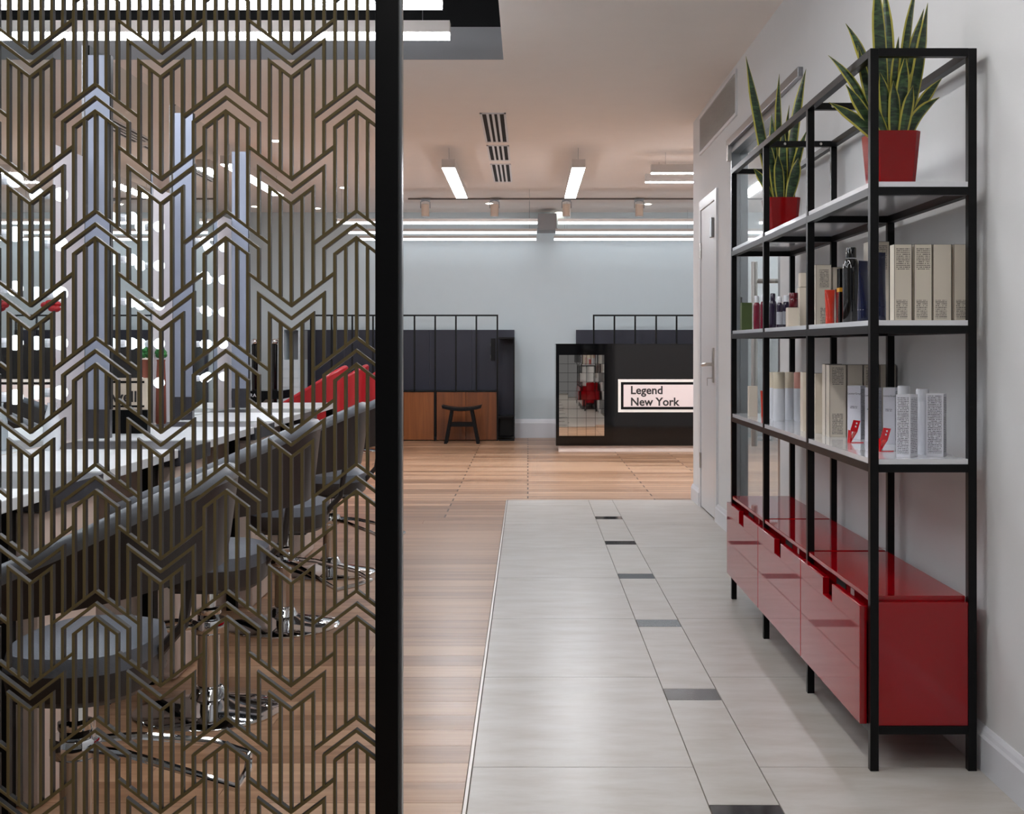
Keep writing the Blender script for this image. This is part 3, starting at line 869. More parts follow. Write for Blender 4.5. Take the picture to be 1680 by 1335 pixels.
# ------------------------------------------------------------------ products on the shelves
def carton(pxl, pxr, pyt, Y, base, d, mat, label, group, cat='box', rot=0.0, prints=(), edge=True, w_=None, name='product_box', pm='print_beige'):
    x0 = (pxl-VX)/FPX*Y; x1 = (pxr-VX)/FPX*Y
    wd = w_ or (x1-x0)
    zt = EYE - (pyt-VY)/FPX*Y
    h = zt - base
    m = MB().box(-wd/2, wd/2, -d/2, d/2, 0, h-0.0008)
    ob = m.build(name, mat, top=(label, cat, group), bevel=0.0006, seg=1, o=Vector((0,0,0)))
    if edge:
        MB().box(-wd/2, wd/2, -d/2, d/2, h-0.0008, h).build('lid_edge', 'carton_edge', ob, o=Vector())
    if mat == 'carton_beige' and edge:
        for xx in (-wd/2, wd/2-0.0011):
            MB().box(xx, xx+0.0011, -d/2-0.0002, -d/2, 0, h-0.0008).build('edge_line', 'carton_edge', ob, o=Vector())
    for (a0, a1, b0, b1, face) in prints:
        e = 0.0003
        if face == 'f': q = MB().box(-wd/2+wd*a0, -wd/2+wd*a1, -d/2-e, -d/2, h*b0, h*b1)
        else: q = MB().box(wd/2, wd/2+e, -d/2+d*a0, -d/2+d*a1, h*b0, h*b1)
        q.build('printed_text', pm, ob, o=Vector())
    if rot:
        ob.location = ((x0+x1)/2, Y + d*0.5*math.cos(rot) + wd*0.5*math.sin(rot), base)
    else:
        ob.location = ((x0+x1)/2, Y + d/2, base)
    ob.rotation_euler.z = -rot
    return ob
Z2, Z3 = levels[1], levels[2]
PF = [(0.12, 0.9, 0.66, 0.95, 'f'), (0.12, 0.75, 0.03, 0.27, 'f')]
GA = 'products on the middle shelf'; GB = 'products on the lowest shelf'
LB = 'tall beige carton with fine print, middle shelf by the open end, '
carton(1467, 1496, 400.5, 3.33, Z2, 0.040, 'carton_beige', LB + 'first from navy tubes', GA, prints=PF)
carton(1500, 1529, 400.5, 3.33, Z2, 0.040, 'carton_beige', LB + 'second from navy tubes', GA, prints=PF)
carton(1531, 1561, 400.5, 3.33, Z2, 0.040, 'carton_beige', LB + 'third from navy tubes', GA, prints=[PF[1]])
carton(1565, 1594, 400.5, 3.33, Z2, 0.040, 'carton_beige', LB + 'nearest the wall', GA, prints=[PF[1]])
carton(1424, 1459, 396, 3.72, Z2, 0.05, 'carton_beige', 'beige carton standing behind the navy tubes, rising above them', GA, prints=[PF[0]])
carton(1382, 1388, 440, 3.80, Z2, 0.03, 'plastic_black', 'narrow black carton with yellow band behind the black spray can', GA, w_=0.03)
o = [x for x in COL.objects if x.name.startswith('product_box')][-1]
MB().box(-0.0153, 0.0153, -0.0153, 0.0153, 0.10, 0.113).build('yellow_band', 'label_yellow', o, o=Vector())
carton(1338, 1364, 434, 4.09, Z2, 0.045, 'carton_beige', 'taller beige carton behind the coral tube on the middle shelf', GA, prints=[(0.25, 0.85, 0.62, 0.93, 'f'), (0.3, 0.9, 0.02, 0.3, 'f')])
carton(1366, 1385, 438, 4.10, Z2, 0.045, 'carton_beige', 'beige carton between the tall carton and the black spray can', GA)
carton(1312, 1325, 471, 4.42, Z2, 0.04, 'carton_cream', 'slim cream carton with another small carton on top', GA)
zt = EYE-(471-VY)/FPX*4.42 + 0.0005
carton(1313, 1324, 447, 4.42, zt, 0.03, 'carton_cream', 'small cream carton stacked on a slim cream carton', GA)
carton(1293, 1311, 504, 4.36, Z2, 0.04, 'carton_cream', 'short cream carton with a wine red jar on top', GA)
zt = EYE-(504-VY)/FPX*4.36 + 0.0005
def bottle(pxl, pxr, pyt, Y, base, prof, mats, label, cat, group, name, parts=('body', 'cap'), split=0.8, n=20):
    """prof: list of (radius fraction, height fraction); the cap starts at height fraction split"""
    r = (pxr-pxl)/2/FPX*Y; x = ((pxl+pxr)/2-VX)/FPX*Y
    h = EYE - (pyt-VY)/FPX*Y - base
    y = Y + r
    t = thing(name, label, cat, (x, y, base), group)
    lo = [(a*r, b*h) for a, b in prof if b <= split]; hi = [(a*r, b*h) for a, b in prof if b > split]
    MB().lathe(lo, n, (x, y, base)).build(parts[0], mats[0], t, smooth=True)
    if hi: MB().lathe(hi, n, (x, y, base)).build(parts[1], mats[1], t, smooth=True)
    return t, x, y, r, h
BT = [(0.9, 0), (1, 0.02), (1, 0.70), (0.92, 0.76), (0.6, 0.80), (0.72, 0.801), (0.72, 0.98), (0.62, 1.0)]
CYL = [(0.92, 0), (1, 0.02), (1, 0.66), (0.99, 0.665), (0.98, 0.666), (0.98, 0.985), (0.9, 1.0)]
bottle(1296, 1311, 480, 4.36, zt, [(0.95, 0), (1, 0.03), (1, 0.58), (0.97, 0.60), (1, 0.61), (1, 0.96), (0.94, 1.0)], ('plastic_wine', 'plastic_wine'), 'wine red jar standing on a short cream carton', 'jar', GA, 'cosmetic_jar', ('jar_body', 'lid'), 0.6)
bottle(1386, 1414, 405, 3.72, Z2, [(0.93, 0), (1, 0.015), (1, 0.70), (0.95, 0.76), (0.80, 0.82), (0.66, 0.845), (0.58, 0.85), (0.6, 0.862), (0.6, 0.985), (0.54, 1.0)], ('plastic_black', 'plastic_black'), 'tall glossy black spray can on the middle shelf', 'spray can', GA, 'spray_can', ('can_body', 'cap'), 0.855)

def tube_product(pxl, pxr, pyt, Y, base, mat, label, group, capmat=None, yaw=0.0):
    """cosmetic tube standing on its cap: round below, flat crimp on top"""
    wd = (pxr-pxl)/FPX*Y; x = ((pxl+pxr)/2-VX)/FPX*Y
    h = EYE - (pyt-VY)/FPX*Y - base; r = wd/2; y = Y + r
    t = thing('cosmetic_tube', label, 'tube', (x, y, base), group)
    MB().lathe([(r*0.80, 0), (r*0.84, 0.002), (r*0.84, h*0.2), (r*0.80, h*0.215)], 18, (x, y, base)).build('cap', capmat or mat, t, smooth=True)
    m = MB(); n = 18; rows = 9
    for i in range(rows):
        f_ = i/(rows-1)
        for j in range(n):
            q = 2*math.pi*j/n
            a = r*(0.82 + 0.18*f_); b = r*(0.86*(1-f_)**0.8 + 0.02)
            u, v = a*math.cos(q), b*math.sin(q)
            m.v.append(Vector((x + u*math.cos(yaw) - v*math.sin(yaw), y + u*math.sin(yaw) + v*math.cos(yaw), base + h*(0.215 + 0.785*f_))))
    for i in range(rows-1):
        for j in range(n):
            j2 = (j+1) % n
            m.face([i*n+j, i*n+j2, (i+1)*n+j2, (i+1)*n+j])
    m.face(list(range(n))[::-1]); m.face([(rows-1)*n+j for j in range(n)])
    m.build('tube_body', mat, t, smooth=True)
tube_product(1408, 1431, 427, 3.58, Z2, 'plastic_navy', 'shorter glossy navy tube beside the black spray can', GA, yaw=0.6)
tube_product(1434, 1459, 413, 3.45, Z2, 'plastic_navy', 'taller glossy navy tube beside the tall beige cartons', GA, yaw=0.4)
tube_product(1355, 1372, 475, 3.88, Z2, 'plastic_coral', 'coral orange tube on the middle shelf', GA)
tube_product(1372, 1387, 474, 3.92, Z2, 'plastic_wine', 'wine red tube beside the coral tube', GA)
for pl, pr, pt, yy, lb in ((1263, 1275, 481, 4.62, 'dark purple bottle nearest the crimson bottles'), (1275, 1285, 486, 4.56, 'dark purple bottle with a silver label, middle of three'), (1285, 1297, 484, 4.60, 'dark purple bottle beside the short cream carton')):
    t, x, y, r, h = bottle(pl, pr, pt, yy, Z2, BT, ('plastic_purple', 'plastic_white' if pl > 1270 else 'plastic_purple'), lb, 'bottle', GA, 'cosmetic_bottle')
    MB().lathe([(r*1.01, h*0.1), (r*1.01, h*0.5)], 20, (x, y, Z2)).build('label_wrap', 'label_silver' if pl > 1270 else 'plastic_purple', t, smooth=True)
bottle(1237, 1248, 485, 5.10, Z2, BT, ('plastic_crimson', 'plastic_white'), 'crimson bottle with white cap beside the green carton', 'bottle', GA, 'cosmetic_bottle')
bottle(1248, 1258, 483, 5.02, Z2, BT, ('plastic_crimson', 'plastic_white'), 'crimson bottle with white cap behind a black post', 'bottle', GA, 'cosmetic_bottle')
carton(1217, 1234, 496, 5.27, Z2, 0.04, 'carton_green', 'olive green carton at the glass door end of the middle shelf', GA, edge=False)

# lowest shelf
PW = [(0.1, 0.9, 0.06, 0.97, 'f'), (0.08, 0.92, 0.06, 0.95, 's')]
LW = 'white carton covered in small print, '
def white_carton(pxl, pyb, pyt, wd, d, rot, label, prints, logo=False):
    Y = FPX*(EYE-Z3)/(pyb-VY)
    x = (pxl-VX)/FPX*Y
    h = EYE-(pyt-VY)/FPX*Y - Z3
    ob = MB().box(-wd/2, wd/2, -d/2, d/2, 0, h).build('product_box', 'carton_white', top=(label, 'box', GB), bevel=0.0006, seg=1, o=Vector((0,0,0)))
    for (a0, a1, b0, b1, face) in prints:
        e = 0.0003
        if face == 'f': q = MB().box(-wd/2+wd*a0, -wd/2+wd*a1, -d/2-e, -d/2, h*b0, h*b1)
        else: q = MB().box(wd/2, wd/2+e, -d/2+d*a0, -d/2+d*a1, h*b0, h*b1)
        q.build('printed_text', 'print_white', ob, o=Vector())
    if logo:
        text_mesh('LeonorGreyl', wd*0.19, 'ink', ob, 'logo_text', (-wd*0.47, -d/2-0.0004, h*0.84), (math.pi/2, 0, 0), depth=0.0001)
        MB().box(-wd*0.3, wd*0.25, -d/2-0.0003, -d/2, h*0.58, h*0.62).build('printed_text', 'print_white', ob, o=Vector())
    c_, s_ = math.cos(rot), math.sin(rot)
    # left front corner sits at (x, Y)
    ob.rotation_euler.z = -rot
    lx, ly = -wd/2, -d/2
    # clockwise turn: front edge runs back to the left; the corner nearest the camera stays in front
    cx_ = x - (lx*c_ + ly*s_)
    cy_ = Y - (-(wd/2)*s_ - (d/2)*c_)
    ob.location = (cx_, cy_, Z3)
    return ob
white_carton(1474.7, 751, 647.7, 0.040, 0.052, 0.70, LW + 'corner toward the aisle, before a white bottle', PW)
white_carton(1523.6, 750, 646, 0.046, 0.045, 0.50, LW + 'standing nearest the wall', PW)
white_carton(1452, 728.5, 636, 0.038, 0.044, 0.62, 'white carton with script logo behind the smaller red card holder', [PW[1]], True)
white_carton(1422, 724.5, 636, 0.040, 0.046, 0.60, 'white carton with script logo half behind the black post', [PW[1]], True)
white_carton(1393.5, 721, 633, 0.044, 0.050, 0.60, 'white carton with script logo behind the larger red card holder', [PW[1]], True)
WB = [(0.9, 0), (1, 0.02), (1, 0.80), (0.93, 0.815), (0.98, 0.816), (0.98, 0.985), (0.85, 1.0)]
bottle(1475.5, 1495.5, 633, 3.50, Z3, WB, ('plastic_white', 'plastic_white'), 'white bottle hidden behind a printed white carton', 'bottle', GB, 'cosmetic_bottle', split=0.8155)
bottle(1506, 1527, 638, 3.41, Z3, WB, ('plastic_white', 'plastic_white'), 'white bottle between two printed white cartons', 'bottle', GB, 'cosmetic_bottle', split=0.8155)
def card_stand(pxl, pyb, wd, h, label, yaw):
    Y = FPX*(EYE-Z3)/(pyb-VY); x = (pxl-VX)/FPX*Y
    t = thing('card_holder', label, 'card holder', (0, 0, 0), 'red card holders')
    th = 0.0025
    MB().box(0, wd, 0, 0.022, 0, th).build('foot', 'acrylic_red', t)
    MB().prism([(0.0, 0, th), (0.004, 0, th), (0.024, 0, h*0.48), (0.020, 0, h*0.48)], (0, 0.022, 0)).build('strut', 'acrylic_red', t)
    MB().prism([(0.0, 0, th), (0.0035, 0, th), (0.006, 0, h*0.55), (0.002, 0, h*0.55)], (0, 0.022, 0)).build('rear_strut', 'acrylic_red', t)
    MB().prism([(0.001, 0, h*0.5), (0.024, 0, h*0.48), (0.034, 0, h*0.96), (0.012, 0, h)], (0, 0.003, 0)).build('card_plate', 'acrylic_red', t)
    for a, b in ((0.0165, 0.68), (0.0195, 0.82)):
        MB().box(a, a+0.004, -0.0005, 0, h*b, h*b+0.005).build('price_mark', 'plastic_white', t)
    t.location = (x, Y, Z3); t.rotation_euler.z = yaw
card_stand(1394.5, 726.5, 0.044, 0.072, 'larger red card holder on the lowest shelf, farther from the wall end', 0.1)
card_stand(1443.5, 741, 0.042, 0.069, 'smaller red card holder on the lowest shelf beside printed white cartons', 0.15)
LC = 'tall beige carton in the lowest shelf\'s back row, '
carton(1361, 1388.5, 598, 4.07, Z3, 0.048, 'carton_beige', LC + 'full print showing', GB, prints=[(0.15, 0.85, 0.72, 0.96, 'f'), (0.15, 0.8, 0.03, 0.33, 'f')])
carton(1354, 1381, 597, 4.13, Z3, 0.045, 'carton_beige', LC + 'directly behind the one with print', GB)
carton(1390, 1415.5, 598, 4.07, Z3, 0.048, 'carton_beige', LC + 'plain front', GB)
carton(1417, 1442, 598, 4.07, Z3, 0.048, 'carton_beige', LC + 'behind the script logo cartons', GB, prints=[(0.15, 0.85, 0.72, 0.96, 'f')])
carton(1444, 1470, 598, 4.07, Z3, 0.048, 'carton_beige', LC + 'next to the wall', GB)
carton(1337, 1350, 612, 4.24, Z3, 0.05, 'carton_cream', 'medium cream carton before the tall beige row', GB)
carton(1317, 1335, 610, 4.34, Z3, 0.04, 'carton_cream', 'medium cream carton partly behind the black post', GB)
LB2 = 'pale bottle with cream cap on the lowest shelf, '
bottle(1270, 1290, 610.5, 4.92, Z3, CYL, ('plastic_white', 'plastic_cream'), LB2 + 'in front', 'bottle', GB, 'cosmetic_bottle', split=0.665)
bottle(1263, 1279, 610.5, 5.08, Z3, CYL, ('plastic_white', 'plastic_cream'), LB2 + 'behind the post', 'bottle', GB, 'cosmetic_bottle', split=0.665)
bottle(1289, 1304, 610.5, 5.02, Z3, CYL, ('plastic_white', 'plastic_cream'), LB2 + 'beside the pink one', 'bottle', GB, 'cosmetic_bottle', split=0.665)
bottle(1304, 1319, 610.5, 4.94, Z3, CYL, ('plastic_white', 'plastic_pink'), 'pale bottle with pink cap on the lowest shelf', 'bottle', GB, 'cosmetic_bottle', split=0.665)
carton(1229, 1243, 633, 5.25, Z3, 0.035, 'carton_beige', 'small beige carton standing alone toward the glass door', GB, edge=False)
tube_product(1249, 1264, 641, 5.22, Z3, 'plastic_coral', 'coral tube half hidden by a post on the lowest shelf', GB)

# ------------------------------------------------------------------ reception counter
CY = 13.18
ct = thing('reception_counter', 'glossy black reception counter with mirror mosaic and white sign', 'counter', (1.6, CY+0.35, 0))
X0 = at(912, 0, CY).x
MB().box(X0, 2.9, CY, CY+0.7, 0.066, 1.16).build('counter_body', 'black_gloss', ct, bevel=0.002)
MB().box(X0+0.03, 2.87, CY+0.03, CY+0.66, 0, 0.066).build('plinth', 'pedestal_beige', ct)
MB().box(X0-0.003, 2.9, CY-0.003, CY+0.7, 1.16, 1.168).build('counter_top', 'black_gloss', ct)
mx0, mx1 = at(917, 0, CY).x, at(991.5, 0, CY).x
mz0, mz1 = EYE-(715-VY)/FPX*CY, EYE-(582-VY)/FPX*CY
for i in range(5):
    for j in range(9):
        a = mx0+(mx1-mx0)*i/5; b = mz0+(mz1-mz0)*j/9
        w_, h_ = (mx1-mx0)/5, (mz1-mz0)/9
        m = MB().box(-w_/2+0.0016, w_/2-0.0016, -0.005, 0, -h_/2+0.0016, h_/2-0.0016)
        ob = m.build('mirror_tile', 'mosaic_mirror', ct, o=Vector())
        ob.location = Vector((a+w_/2, CY-0.0005, b+h_/2)) - ORI[ct.name]
        ob.rotation_euler = (rnd.uniform(-1, 1)*0.004, 0, rnd.uniform(-1, 1)*0.004)
sx0 = at(1014, 0, CY).x; sx1 = sx0 + 1.62
sz0, sz1 = EYE-(676-VY)/FPX*CY, EYE-(622-VY)/FPX*CY
sg = MB().box(sx0, sx1, CY-0.012, CY, sz0, sz1).build('sign_panel', 'sign_border', ct)
b_ = 0.030
MB().box(sx0+b_, sx1-b_, CY-0.0135, CY-0.012, sz0+b_, sz1-b_).build('sign_frame_line', 'black_paint', sg)
b2 = 0.058
MB().box(sx0+b2, sx1-b2, CY-0.015, CY-0.0135, sz0+b2, sz1-b2).build('sign_field', 'sign_white', sg)
for body, py in (('Legend', 646), ('New York', 665)):
    p = at(1034, py, CY)
    text_mesh(body, 0.122, 'ink', sg, 'lettering', (p.x, CY-0.0162, p.z), (math.pi/2, 0, 0), bold=0.024, depth=0.0006)
MATS['ink'].node_tree.nodes['Principled BSDF'].inputs['Roughness'].default_value = 0.6

# ------------------------------------------------------------------ display walls at the back
def display_wall(label, xs, x_panel0, x_panel1, full, wood_cells, Yf, side_shelf, ybot=718):
    t = thing('display_wall', label, 'display wall', ((at(x_panel0,0,Yf).x+at(x_panel1,0,Yf).x)/2, Yf+0.25, 0))
    Yp = YB-0.06
    zt = EYE-(516-VY)/FPX*Yf; zp = EYE-(541-VY)/FPX*Yp; zwood = EYE-(643-VY)/FPX*(Yf+0.03)
    bt = 0.02
    X = [at(x, 0, Yf).x for x in xs]
    MB().box(X[0]-bt/2, X[-1]+bt/2, Yf-bt/2, Yf+bt/2, zt-bt, zt).build('top_bar', 'frame_black', t)
    for x, px in zip(X, xs):
        z0 = 0 if px in full else zwood
        MB().box(x-bt/2, x+bt/2, Yf-bt/2, Yf+bt/2, z0, zt-bt).build('upright', 'frame_black', t)
    a, b = at(x_panel0, 0, Yp).x, at(x_panel1, 0, Yp).x
    nP = max(1, round((b-a)/0.52))
    for i in range(nP):
        MB().box(a+(b-a)*i/nP+0.001, a+(b-a)*(i+1)/nP-0.001, Yp, YB-0.005, 0.02, zp).build('blue_panel', 'blue_panel', t)
    for c0, c1 in wood_cells:
        MB().box(at(c0,0,Yf).x+0.002, at(c1,0,Yf).x-0.002, Yf+0.012, Yf+0.03, 0.012, zwood).build('wood_panel', 'panel_oak', t)
    if wood_cells:
        MB().box(at(wood_cells[0][0],0,Yf).x, at(wood_cells[-1][1],0,Yf).x, Yf+0.01, Yp, zwood-0.001, zwood+0.012).build('wood_ledge', 'frame_black', t)
    if side_shelf:
        sx, ex = at(818, 0, Yf).x, at(844, 0, Yf).x
        for z in (EYE-(683-VY)/FPX*Yf, EYE-(553-VY)/FPX*Yf):
            MB().box(sx, ex, Yf, Yp-0.002, z-0.02, z).build('side_shelf', 'frame_black', t)
        MB().box(ex-0.012, ex, Yf, Yp-0.002, 0.02, EYE-(553-VY)/FPX*Yf-0.021).build('side_panel', 'frame_black', t)
        MB().box(sx, ex, Yf-0.01, Yf+0.01, 0.0, 0.02).build('foot_bar', 'frame_black', t)
        MB().box(sx+0.01, ex-0.014, Yf+0.1, Yp-0.004, 0.06, EYE-(683-VY)/FPX*Yf-0.021).build('side_box', 'black_paint', t)
        hx = at(808, 0, Yf).x
        MB().box(hx-0.02, hx+0.035, Yf+0.02, Yf+0.1, EYE-(592-VY)/FPX*Yf, EYE-(555-VY)/FPX*Yf).build('wall_bracket', 'black_paint', t)
        for z in (565, 585):
            MB().box(hx-0.026, hx-0.02, Yf+0.03, Yf+0.05, EYE-(z+3-VY)/FPX*Yf, EYE-(z-3-VY)/FPX*Yf).build('hook', 'chrome', t)
xs1 = [510, 544, 578, 612, 646, 680, 714, 748, 781.5, 816]
display_wall('black frame rack with navy panels and oak boards behind a small stool', xs1, 495, 844, (510, 612, 714, 816), [(612, 662), (662, 712), (716, 764), (764, 815)], 14.7, True)
xs2 = [974, 1008, 1042, 1076.5, 1110, 1144, 1178, 1212, 1246]
display_wall('black frame rack with navy panels standing behind the black counter', xs2, 945, 1262, (974, 1246), [], 14.7, False)

# curved stool
Y = 14.35
st = thing('stool', 'small black wooden stool with a curved seat before oak panels', 'stool', (at(758,0,Y).x, Y, 0))
sx, zt = at(758, 0, Y).x, EYE-(664-VY)/FPX*Y
m = MB(); hw = 0.232; N = 10
top_, bot = [], []
for i in range(N+1):
    u = -1+2*i/N
    top_.append((sx+hw*u, Y-0.14, zt-0.03*(1-u*u)))
    bot.append((sx+hw*u*0.97, Y-0.14, zt-0.035-0.032*(1-u*u)))
m.prism(top_+bot[::-1], (0, 0.28, 0)).build('seat', 'black_paint', st, bevel=0.003)
for s in (-1, 1):
    for yy in (-0.11, 0.07):
        xa, xb = sx+s*0.115, sx+s*0.19
        m = MB().prism([(xa-0.018, Y+yy, zt-0.055), (xa+0.018, Y+yy, zt-0.055), (xb+0.02, Y+yy-0.0, 0), (xb-0.016, Y+yy, 0)], (0, 0.04, 0))
        m.build('leg', 'black_paint', st)
MB().box(sx-0.15, sx+0.15, Y-0.09, Y-0.06, 0.2, 0.245).build('stretcher', 'black_paint', st)
MB().box(sx-0.15, sx+0.15, Y+0.075, Y+0.105, 0.2, 0.245).build('stretcher', 'black_paint', st)

# ------------------------------------------------------------------ styling row behind the screen
XM = -1.69
FIN = [3.49, 4.64, 5.79, 6.94]
where = ['beside the screen', 'first past the screen', 'middle of the row', 'last of the row, toward the red chairs']
ZT = 0.79
mir_txt = ['tall mirror with round bulbs, nearest the openwork screen', 'tall mirror with round bulbs down its edges, over the first pale worktop', 'tall mirror with round bulbs between two blue-grey fins', 'tall mirror with round bulbs at the wash area end']
for i, yf in enumerate(FIN):
    fn = thing('divider_fin', 'blue-grey upright divider fin with a dark foot, ' + where[i], 'divider', (-1.635, yf, ZT), 'divider fins along the styling row')
    MB().box(-1.685, -1.592, yf, yf+0.028, 0.90, 2.248).build('fin_board', 'fin_bluegrey', fn)
    MB().box(-1.592, -1.588, yf, yf+0.028, 0.90, 2.248).build('fin_edge', 'black_paint', fn)
    MB().box(-1.685, -1.592, yf-0.004, yf+0.03, ZT+0.001, 0.90).build('fin_foot', 'tray_dark', fn)
    if True:
        a, b = yf-1.09, yf-0.30
        mr = thing('lit_mirror', mir_txt[i], 'mirror', (XM, (a+b)/2, ZT), 'bulb-lit mirrors along the styling row')
        MB().box(XM-0.02, XM, a, b, ZT+0.002, 2.30).build('mirror_glass', 'mirror', mr)
        MB().box(XM-0.03, XM-0.02, a, b, ZT+0.002, 2.30).build('mirror_back', 'alu', mr)
        for by in (yf-0.72, yf-0.34):
            for k in range(5):
                z = 0.977+0.1745*k
                bl = MB().ball((XM+0.042, by, z), 0.025, 14, 9).build('bulb', 'bulb_glass', mr, smooth=True)
                m = MB().lathe([(0.016, 0), (0.016, 0.01), (0.013, 0.02)], 12)
                for q in range(len(m.v)):
                    v = m.v[q]; m.v[q] = Vector((XM+v.z, by+v.x, z+v.y))
                m.build('socket', 'plastic_white', bl, o=ORI[mr.name])
        sp = MB().box(XM-0.03, XM+0.003, yf-0.295, yf-0.002, ZT+0.002, 1.86)
        sp.build('white_pilaster', 'strip_white', top=('narrow white panel beside a fin, ' + where[i], 'wall panel', 'white panels beside the fins'))
        # worktop, drawer pedestal and modesty panel of this station
        wt = MB().box(-1.69, -1.19, yf-1.22, yf-0.49, ZT-0.03, ZT)
        wt.build('worktop', 'table_white', top=('white glossy worktop below the mirrors, ' + where[i], 'worktop', 'white worktops of the styling row'), bevel=0.002)
        pd = thing('drawer_pedestal', 'beige drawer pedestal with a dark grey top, ' + where[i], 'pedestal', (-1.44, yf-0.29, 0), 'pedestals of the styling row')
        MB().box(-1.67, -1.20, yf-0.478, yf-0.092, 0.0, ZT-0.06).build('pedestal_body', 'pedestal_beige', pd, bevel=0.012)
        MB().box(-1.69, -1.185, yf-0.488, yf-0.085, ZT-0.058, ZT-0.004).build('pedestal_top', 'tray_dark', pd, bevel=0.002)
        MB().box(-1.30, -1.26, yf-0.535, yf-0.489, 0, ZT-0.031).build('leg', 'black_paint', pd)
# last worktop, and the low wall carrying the mirrors
lw = thing('worktop', 'short white worktop on black legs past the last blue-grey fin', 'worktop', (-1.44, FIN[-1]+0.29, 0), 'white worktops of the styling row')
MB().box(-1.69, -1.19, FIN[-1]-0.07, FIN[-1]+0.65, ZT-0.03, ZT).build('top', 'table_white', lw)
for xx in (-1.24, -1.66):
    MB().box(xx, xx+0.04, FIN[-1]+0.55, FIN[-1]+0.6, 0, ZT-0.031).build('leg', 'black_paint', lw)
MB().box(-1.76, -1.70, 2.0, FIN[-1]+0.66, 0, ZT-0.031).build('low_wall', 'panel_brown', top=('dark brown low wall running below the mirrors', 'low wall'))

# styling chairs
def arc_path(xf, xb, hw, rc=0.25, n=9):
    """U-shaped plan of the shell, from the front of one arm round the back to the other; returns (x, y, nx, ny, s)"""
    pts = []
    for i in range(4): pts.append((xf + (xb-rc-xf)*i/4, -hw))
    for i in range(n+1):
        a = -math.pi/2 + math.pi/2*i/n
        pts.append((xb-rc+rc*math.cos(a), -hw+rc+rc*math.sin(a)))
    k = len(pts)
    pts += [(pts[-1][0], 0.0)]
    return pts + [(x, -y) for x, y in pts[:k][::-1]]

